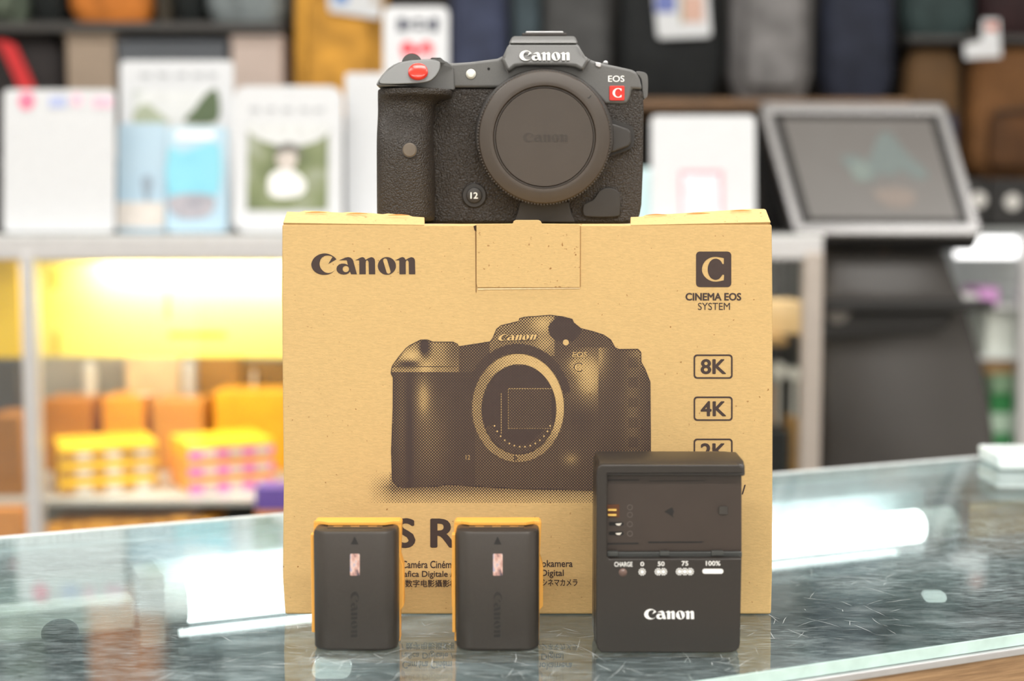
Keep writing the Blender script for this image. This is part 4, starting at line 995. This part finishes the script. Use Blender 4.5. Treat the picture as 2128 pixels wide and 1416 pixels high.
    heart = cr([(865, 96), (850, 84), (836, 86), (831, 100), (840, 122), (865, 146), (890, 122), (899, 102), (894, 86), (880, 84)], 4)
    hin = cr([(865, 122), (858, 111), (847, 108), (843, 116), (852, 130), (865, 141), (878, 130), (889, 117), (885, 104), (873, 108)], 4)
    shape('heart_mark', [heart], 0, M('heart_red', (226, 48, 66), .5), s, .0004, fn=f)
    shape('heart_mark', [hin], 0, m_paper, s, .0004, fn=lambda u, v: f(u, v, .0020))
    # white folded card right beside the camera grip
    t, s, f = sign(717, 150, 812, YK + .12, 'blank white board partly hidden by the left edge of the camera', 'board', y1=476, r=.006, lean=.01, name='white_board', holder=False)
    # right sign and the cyan card behind it
    t, s, f = sign(1355, 238, 1572, YK + .05, 'white sign with a faint red square, between the camera and the tilted screen', y1=480, r=.008)
    shape('red_square', [rectp(1414, 354, 1504, 478), rectp(1420, 362, 1497, 478)], 0, M('square_red', (226, 150, 164), .6), s, .0004, fn=f)
    shape('pink_fill', [rectp(1420, 362, 1497, 478)], 0, M('square_pink', (246, 226, 232), .6), s, .0004, fn=f)
    t, s, f = sign(1300, 348, 1420, YK + .14, 'pale cyan card between the camera and the white sign with the red square', 'card', y1=476, r=.004, holder=False, name='cyan_card', mat=blur_print('card_cyan', [(200, 236, 240), (226, 244, 246)], 7))
signs()

# ------------------------------------------------------------------ photo kiosk
def kiosk():
    YB_, YT = 2.36, 2.56
    m_k = M('kiosk_charcoal', (66, 63, 61), .38, var=.05, scale=10)
    m_kd = M('kiosk_black', (22, 21, 21), .4)
    m_bz = M('kiosk_silver', (176, 175, 176), .25, .6, var=.03)
    xl = at(1660, 800, YB_).x
    t = thing('photo_kiosk', 'black self-service photo kiosk with a tilted silver-framed screen, right of the rear case', 'kiosk', Vector((at(1890, 800, YB_).x, YB_ + .15, FLOOR)))
    # lofted cabinet
    rows = [(508, 1704, 1974, .05), (540, 1704, 1985, .035), (600, 1704, 2000, .02), (622, 1704, 2012, .015), (660, 1700, 2026, .03), (700, 1700, 2040, .035), (760, 1700, 2054, .03), (840, 1700, 2066, .02), (900, 1700, 2073, .015), (960, 1700, 2078, .01)]
    def ringat(z, a, b, y, dep=.30, r=.03):
        return [Vector(v) for v in ((a + .002, y + r, z), (a + r, y, z), (b - r, y + .0, z), (b - r * .3, y + r * .3, z), (b, y + r, z), (b - .01, y + dep, z), (a, y + dep, z))]
    rings = []
    for py, a, b, dy in rows:
        z = at(1850, py, YB_).z; rings.append(ringat(z, at(a, py, YB_).x, at(b, py, YB_ + .02).x, YB_ + dy))
    last = rows[-1]; rings.append(ringat(FLOOR, at(1700, 960, YB_).x, at(2082, 960, YB_).x, YB_ + .01))
    obj('cabinet', MB().rings(rings), m_k, t, ang=50)
    obj('print_slot', MB().prism([(1706, 652), (1990, 648), (1960, 690), (1706, 706)], YB_ + .004, YB_ + .05), m_kd, t, bevel=.004)
    tr = MB(); 
    P = [(at(1712, 640, YB_ - .03), .0), (at(2076, 634, YB_ - .03), 0)]
    za, zb_ = at(1850, 648, YB_ - .03).z, at(1850, 627, YB_ - .03).z
    xa, xb = at(1712, 640, YB_ - .03).x, at(2076, 640, YB_ - .03).x
    tr.rings([[Vector((x, y, z)) for x, y in ((xa, YB_ - .03), (xb - .02, YB_ - .03), (xb, YB_ - .01), (xb, YB_ + .06), (xa, YB_ + .06))] for z in (za, zb_)])
    obj('tray', tr, m_kd, t, bevel=.004)
    obj('neck', MB().prism([(1712, 510), (1712, 494), (1965, 494), (1970, 510)], YB_ + .06, YB_ + .24), m_kd, t)
    # tilted display
    TL, TR, BRr, BL = at(1576, 214, YT), at(1962, 217, YT), at(2042, 488, YB_ - .02), at(1652, 487, YB_ - .02)
    nrm = (TR - TL).cross(BL - TL).normalized()
    if nrm.y > 0: nrm = -nrm                       # towards the viewer
    def sp(u, v, o=0): return TL.lerp(TR, u).lerp(BL.lerp(BRr, u), v) + nrm * o
    def quad(u0, v0, u1, v1, o0, o1): return MB().hexa([sp(u0, v0, o0), sp(u1, v0, o0), sp(u1, v1, o0), sp(u0, v1, o0)], [sp(u0, v0, o1), sp(u1, v0, o1), sp(u1, v1, o1), sp(u0, v1, o1)])
    # silver surround as four bars
    hd = thing; d = obj('screen_housing', quad(.0, .0, 1, 1, -.045, -.006), m_kd, t, bevel=.01)
    for q in ((0, 0, 1, .085), (0, .93, 1, 1), (0, 0, .055, 1), (.945, 0, 1, 1)): obj('bezel_bar', quad(*q, -.006, .004), m_bz, d, bevel=.004)
    obj('screen_border', quad(.05, .08, .95, .935, -.006, -.001), M('screen_border_black', (40, 39, 39), .2), d)
    sc = obj('screen', quad(.105, .13, .90, .885, -.001, .0006), None, d); sc['label'] = 'lit grey screen with a faint cyan picture'
    m, nt, b, out = nodes('dim_screen'); n = noise(nt, coords(nt), 5, 2)
    col = ramp(nt, n, [(.35, lin((120, 114, 108))), (.65, lin((128, 123, 117)))])
    link(nt, col, b.inputs['Emission Color']); b.inputs['Emission Strength'].default_value = .75; b.inputs['Base Color'].default_value = lin((60, 58, 56)); b.inputs['Roughness'].default_value = .3
    sc.data.materials.append(m)
    f = lambda u, v: sp(u, v, .0012)
    e = lambda nm, c: EMIT(nm, c, .3)
    shape('screen_picture', [cr([(.36, .44), (.44, .42), (.50, .46), (.54, .38), (.60, .26), (.66, .24), (.72, .40), (.78, .50), (.80, .58), (.74, .60), (.66, .54), (.60, .58), (.54, .56), (.48, .62), (.40, .56)], 4)], 0, e('screen_cyan', (92, 101, 99)), sc, .0003, fn=f)
    shape('screen_picture', [cr([(.40, .50), (.47, .47), (.50, .56), (.45, .62), (.40, .60)], 4)], 0, e('screen_mint', (102, 112, 107)), sc, .0003, fn=lambda u, v: sp(u, v, .0018))
    shape('screen_picture', [cr([(.48, .70), (.60, .66), (.70, .70), (.66, .80), (.54, .80)], 4)], 0, e('screen_rose', (114, 104, 97)), sc, .0003, fn=f)
    obj('display_back', MB().prism([(1560, 262), (1700, 250), (1800, 488), (1600, 490)], YT + .10, YT + .13), m_kd, d)
    # status lamp knobs
    for x, y, c in ((1808, 502, (226, 224, 220)), (1836, 505, (120, 90, 60))):
        p = at(x, y, YB_ + .05); obj('knob', MB().lathe([(.0005, -.012), (.014, -.010), (.016, 0), (.016, .012)], p, 'Y', 20), M('knob_%d' % c[0], c, .3), t)
    p = at(1742, 650, YB_ - .002); obj('card_slot_light', MB().lathe([(.0005, -.006), (.018, -.004), (.020, .008)], p, 'Y', 20), M('slot_grey', (126, 122, 118), .4), t)
kiosk()

# ------------------------------------------------------------------ right-hand case behind the kiosk
def side_case():
    Y = 2.95; D = .35
    x0, x1 = at(1930, 700, Y).x, at(2250, 700, Y).x
    t = thing('side_display_case', 'lit glass display case with green cartons at the right edge, behind the kiosk', 'display case', Vector(((x0 + x1) / 2, Y + D / 2, FLOOR)))
    m_fr = M('frame_aluminium', (206, 205, 206), .35, .35, var=.03)
    zt = at(2050, 486, Y).z
    obj('top', MB().box((x0, Y, zt), (x1, Y + D, zt + .012)), M('top_grey', (150, 154, 154), .3), t)
    obj('post', MB().box((at(2117, 800, Y).x, Y, FLOOR), (at(2150, 800, Y).x, Y + .03, zt)), m_fr, t, bevel=.003)
    tl = at(2040, 513, Y + .04); a, b = at(1984, 513, Y + .04).x, at(2112, 513, Y + .04).x
    lo, hi = at(2050, 536, Y + .04).z, at(2050, 492, Y + .04).z
    obj('strip_lamp', MB().box((a, Y + .03, lo), (b, Y + .045, hi)), EMIT('strip_lamp_white', (255, 255, 255), 2.2), t, bevel=.004)
    obj('back_board', MB().box((x0, Y + D - .01, FLOOR), (x1, Y + D, zt)), M('pale_board', (206, 212, 214), .6), t)
    s1 = at(2060, 632, Y + .1).z; s2 = at(2060, 735, Y + .1).z; s3 = at(2060, 935, Y + .1).z
    for s in (s1, s2, s3): obj('shelf', MB().box((x0, Y + .02, s - .006), (x1, Y + D - .012, s)), M('pale_shelf', (220, 222, 220), .3), t)
    def it(x0, x1, y0, zb, c, lab, dep=.12, dy=.06):
        zt_ = at(2080, y0, Y + dy).z
        tag(obj('shelf_carton', MB().box((at(x0, 700, Y + dy).x, Y + dy, zb + .0003), (at(x1, 700, Y + dy).x, Y + dy + dep, zt_)), M('sd_%d_%d_%d' % c, c, .5), bevel=.003), lab, 'carton')
    it(2034, 2074, 598, s1, (206, 150, 204), 'pink-violet carton on the top shelf of the side case')
    it(1994, 2030, 612, s1, (226, 224, 222), 'small pale carton left of the pink-violet carton')
    it(2050, 2112, 645, s2, (232, 238, 230), 'white carton on the middle shelf of the side case')
    it(2052, 2112, 745, s3 if False else at(2060, 776, Y + .1).z, (206, 168, 118), 'tan carton at the top of the green carton stack')
    h = (at(2060, 776, Y + .06).z - s3) / 4
    for k, c in enumerate(((74, 146, 92), (190, 216, 194), (52, 136, 74), (150, 186, 150))):
        zz = s3 + k * h
        a_, b_ = at(2062, 850, Y + .06).x, at(2114, 850, Y + .06).x
        tag(obj('shelf_carton', MB().box((a_, Y + .06, zz + .0003), (b_, Y + .17, zz + h - .0003)), M('gr_%d' % c[0], c, .5), bevel=.002),
            '%s carton in the stack under the tan carton, right edge' % ('mid green bottom', 'pale mint second', 'strong green third', 'grey-green topmost')[k], 'carton', 'green cartons at the right edge')
side_case()

# ------------------------------------------------------------------ bags on the back wall
def bag_shape(a, b, lo, hi, Y, dep, taper=.92, bulge=.12):
    """soft rounded body: stacked rounded sections"""
    rings = []; w0 = (b - a) / 2; cx = (a + b) / 2; n = 9
    for k in range(n):
        f = k / (n - 1); z = lo + (hi - lo) * f
        e = min(1, .80 + .9 * min(f, 1 - f) ** .6)
        wv = w0 * (1 + (taper - 1) * f) * e; dd = dep * (e ** 2) * (1 - .25 * f)
        r = min(wv, dd / 2) * .75; ring = []
        for px, pz in rrect(-wv, -dd / 2, wv, dd / 2, r, 4): ring.append(Vector((cx + px, Y + dep / 2 + pz, z)))
        rings.append(ring)
    return MB().rings(rings)
def cloth(name, rgb): return M(name, rgb, .75, var=.32, scale=16, bmp=.15, bscale=300, spec=.3)
def bag(x0, x1, y0, y1, Y, rgb, label, dep=.12, pocket=True, prgb=None, zb=None, group=None, name='backpack', cat='bag', strap=True, taper=.92):
    a, b, lo, hi = slab_pts(x0, y0, x1, y1, Y)
    if zb is not None: lo = zb
    t = thing(name, label, cat, Vector(((a + b) / 2, Y + dep / 2, lo)), group)
    m = cloth('cloth_%d_%d_%d' % rgb, rgb)
    obj('bag_body', bag_shape(a, b, lo + .0005, hi, Y, dep, taper), m, t, ang=60)
    if pocket:
        pr = prgb or tuple(int(c * .88) for c in rgb); w_ = b - a; h = hi - lo
        p = obj('front_pocket', bag_shape(a + w_ * .16, b - w_ * .16, lo + h * .06, lo + h * .50, Y - .022, .05, .96), cloth('cloth_%d_%d_%d' % pr, pr), t, ang=60)
        obj('zipper', MB().tube([(a + w_ * .2, Y - .019, lo + h * .505), ((a + b) / 2, Y - .023, lo + h * .515), (b - w_ * .2, Y - .019, lo + h * .505)], .003, 8), M('zip_black', (24, 24, 26), .5), p)
    if strap:
        c = (a + b) / 2; q = min(.03, (b - a) * .22)
        obj('carry_handle', MB().tube([(c - q, Y + dep * .5, hi - .008), (c - q * .93, Y + dep * .5, hi + .03), (c, Y + dep * .5, hi + .045), (c + q * .93, Y + dep * .5, hi + .03), (c + q, Y + dep * .5, hi - .008)], .006, 8), M('strap_black', (30, 30, 32), .7), t)
    return t
def wall_goods():
    m_wd = M('shelf_wood', (122, 92, 64), .5, stretch=(1, 1, 12), scale=12, var=.25)
    Y = 3.25
    zr = at(1600, 214, Y + .1).z; zl = at(300, 60, Y + .1).z; zm = at(700, 236, Y).z
    def board(x0, x1, z, lab, m=m_wd):
        a, b = at(x0, 200, Y).x, at(x1, 200, Y).x
        tag(obj('wall_shelf', MB().box((a, Y - .02, z - .022), (b, 3.70, z)), m, bevel=.003), lab, 'shelf')
    board(1290, 1885, zr, 'wooden wall shelf under the grey and navy bags')
    board(-100, 592, zl, 'dark wall shelf under the orange bag at upper left', M('shelf_dark', (62, 60, 58), .5))
    board(600, 1280, zm, 'wall shelf under the mustard bag behind the camera', m_wd)
    zlow = at(300, 330, Y).z
    board(-100, 592, zlow, 'lower dark wall shelf behind the white signs at left', M('shelf_dark', (62, 60, 58), .5))
    zr2 = at(2000, 500, Y).z
    top = -260
    # upper left row
    bag(-60, 48, top, 60, Y, (96, 106, 92), 'grey-green bag at the upper left corner', zb=zl)
    bag(52, 126, top, 60, Y, (22, 26, 26), 'slim black bag between the grey-green and orange bags', zb=zl, pocket=False)
    bag(130, 312, top, 60, Y, (196, 118, 50), 'orange leather bag at the upper left', zb=zl, pocket=False, name='leather_bag')
    bag(318, 352, top, 60, Y, (64, 58, 48), 'narrow brown pouch just right of the orange bag', zb=zl, pocket=False, dep=.08)
    bag(355, 414, top, 60, Y, (24, 28, 28), 'slim black bag left of the light grey bag', zb=zl, pocket=False)
    bag(418, 588, top, 60, Y, (122, 130, 132), 'light grey bag at upper left beside the mustard bag', zb=zl, pocket=False)
    # lower left row on the lower shelf
    bag(-70, 136, 72, 330, Y, (46, 42, 42), 'black camera bag with a red strap at the left edge', zb=zlow, pocket=False, strap=False)
    a = at(0, 96, Y - .02); pts = [at(x, y, Y - .015) for x, y in ((-8, 84), (14, 92), (30, 125), (46, 160), (58, 190), (62, 240))]
    st = MB(); L = [p + Vector((-.018, 0, 0)) for p in pts]; R_ = [p + Vector((.018, 0, 0)) for p in pts]
    st.rings([[l, r, r + Vector((0, .008, 0)), l + Vector((0, .008, 0))] for l, r in zip(L, R_)])
    sobj = bpy.data.objects.get('backpack')
    last = [o for o in bpy.data.objects if o.get('label', '').startswith('black camera bag with a red')][0]
    so = obj('shoulder_strap', st, M('strap_red', (206, 40, 44), .6), last); so['label'] = 'red strap'
    def sbox(x0, x1, y0, rgb, lab, dep=.15, dy=0.0):
        a, b, lo, hi = slab_pts(x0, y0, x1, 330, Y + dy)
        t = thing('storage_box', lab, 'box', Vector(((a + b) / 2, Y + dy + dep / 2, zlow)))
        m = M('sb_%d_%d_%d' % rgb, rgb, .6, var=.08, scale=8)
        obj('box_body', MB().box((a, Y + dy, zlow + .0003), (b, Y + dy + dep, hi - .02)), m, t, bevel=.004)
        obj('box_lid', MB().box((a - .002, Y + dy - .002, hi - .0195), (b + .002, Y + dy + dep, hi)), m, t, bevel=.004)
    sbox(140, 240, 66, (158, 140, 122), 'tan storage box between the black bag and the slate box')
    sbox(246, 472, 84, (88, 92, 98), 'slate grey storage box with a green lid edge, above the hillside sign')
    sbox(482, 588, 72, (196, 178, 168), 'pinkish beige storage box above the portrait sign')
    # behind the camera
    t = bag(602, 806, top, 236, Y - .02, (204, 150, 62), 'mustard yellow bag between the light grey bag and the heart sign', zb=zm, name='canvas_bag', prgb=(198, 144, 58))
    def hang_tag(pts, Yt, lab, prints, bagref=None):
        mb = MB(); P = [at(x, y, Yt) for x, y in pts]; mb.rings([P, [p + Vector((0, .002, 0)) for p in P]])
        t = tag(obj('hang_tag', mb, m_paper), lab, 'tag')
        for nm, pp, mm in prints: shape('tag_print', [pp], Yt - .001, mm, t, .0004)
        return t
    hang_tag([(676, -60), (800, -60), (790, 40), (684, 24)], Y - .05, 'white paper tag with a blue print on the mustard bag', [('p', rectp(694, -20, 724, 6), M('tag_blue', (72, 128, 196), .6)), ('q', rectp(772, -10, 790, 10), M('tag_taupe', (190, 180, 168), .6))])
    bag(930, 1058, top, 236, Y, (58, 64, 86), 'navy bag directly behind the top left of the camera', zb=zm, pocket=False)
    bag(1062, 1126, top, 236, Y + .02, (62, 74, 80), 'dark teal slim bag behind the viewfinder hump', zb=zm, pocket=False)
    bag(1128, 1276, top, 236, Y, (72, 72, 72), 'charcoal bag right of the viewfinder hump', zb=zm, pocket=False)
    # right row
    bag(1284, 1512, top, 216, Y, (26, 28, 29), 'big black backpack with a hanging photo tag', zb=zr, pocket=False)
    hang_tag([(1352, -70), (1468, -70), (1478, 70), (1472, 76), (1372, 80), (1366, 74)], Y - .012, 'white photo tag hanging on the big black backpack',
             [('p', rectp(1362, -30, 1404, 26), M('tag_indigo', (104, 116, 176), .6)), ('q', rectp(1420, -10, 1462, 46), M('tag_peach', (206, 168, 152), .6)), ('r', rectp(1414, -30, 1420, 50), M('tag_olive', (150, 150, 120), .6))])
    bag(1518, 1700, top, 206, Y, (104, 102, 102), 'mid grey backpack between the black and navy backpacks', zb=zr, prgb=(116, 114, 114))
    bag(1712, 1872, top, 206, Y, (36, 40, 54), 'navy backpack above the tilted screen', zb=zr, pocket=False)
    # far right
    zq = at(2000, 75, Y).z
    a, b = at(1886, 100, Y).x, at(2260, 100, Y).x
    tag(obj('wall_shelf', MB().box((a, Y - .01, zq - .014), (b, 3.70, zq)), M('shelf_dark', (62, 60, 58), .5), bevel=.003), 'short dark wall shelf at the upper right corner', 'shelf')
    bag(1884, 2040, top, 70, Y, (48, 62, 62), 'dark teal bag at upper right above the brown bags', zb=zq, pocket=False)
    bag(2046, 2240, top, 70, Y, (44, 26, 28), 'dark maroon bag in the upper right corner', zb=zq, pocket=False)
    zq2 = at(2000, 372, Y).z
    tag(obj('wall_shelf', MB().box((a, Y - .01, zq2 - .02), (b, 3.70, zq2)), M('shelf_dark', (62, 60, 58), .5), bevel=.003), 'dark wall shelf under the brown bags at right', 'shelf')
    bag(1886, 2010, 100, 372, Y, (92, 68, 42), 'olive brown bag with a navy pocket, right of the navy backpack', zb=zq2, prgb=(52, 54, 72), name='canvas_bag', strap=False)
    bag(2016, 2250, 96, 372, Y - .01, (104, 70, 38), 'tan brown bag at the right edge, right of the olive brown bag', zb=zq2, name='canvas_bag', prgb=(80, 52, 28), strap=False)
    hang_tag([(2042, 40), (2076, 40), (2080, 118), (2006, 122), (2004, 92), (2040, 84)], Y - .055, 'white and grey paper tag hanging before the brown bags at right', [('p', rectp(2050, 12 + 36, 2072, 64), M('tag_red', (190, 96, 70), .6))])
    # dark boxes with white discs at lower right
    for (x0, x1, lab, k) in ((1990, 2052, 'black box with a white disc beside the lower right corner of the screen', 0), (2056, 2136, 'black box with a white disc at the right edge', 1)):
        zt, zb = at(2000, 385, Y - .08).z, at(2000, 484, 2.95).z + .0125
        Yq = 2.98
        a2, b2 = at(x0, 430, Yq).x, at(x1, 430, Yq).x; hi = at(2000, 372, Yq).z
        t = thing('speaker_box', lab, 'box', Vector(((a2 + b2) / 2, Yq + .06, zb)))
        obj('box_body', MB().box((a2, Yq, zb + .0003), (b2, Yq + .13, hi)), M('box_black', (26, 25, 25), .5), t, bevel=.004)
        c = at((2034, 2104)[k], (416, 420)[k], Yq); rr_ = .017
        obj('white_disc', MB().lathe([(.0005, -.003), (rr_ * .9, -.003), (rr_, -.001), (rr_, .002)], c, 'Y', 24), M('disc_grey', (206, 204, 200), .4), t)
wall_goods()

# pale acrylic corner standing on the counter at the right edge
def corner_stand():
    p = onz(2104, 1006); 
    mb = MB(); a = Vector((p.x - .0, p.y, 0))
    pts = [onz(2074, 985), onz(2230, 985)]
    x0 = at(2072, 980, 1.10).x; x1 = at(2240, 980, 1.10).x
    z1_ = at(2100, 944, 1.10).z
    tag(obj('clear_block', MB().rings([[Vector((x0 + .002, 1.10 + dy, z)) if i == 0 else v for i, v in enumerate([Vector((x0, 1.10 + dy, .0003)), Vector((x1, 1.10 + dy, .0003)), Vector((x1, 1.10 + dy, max(.012, z1_))), Vector((x0, 1.10 + dy, max(.012, z1_)))])] for dy, z in ((0, .0003), (.05, .0003))]), M('frosted_white', (232, 242, 242), .25), bevel=.003), 'pale frosted block standing at the back right corner of the glass counter', 'block')
corner_stand()
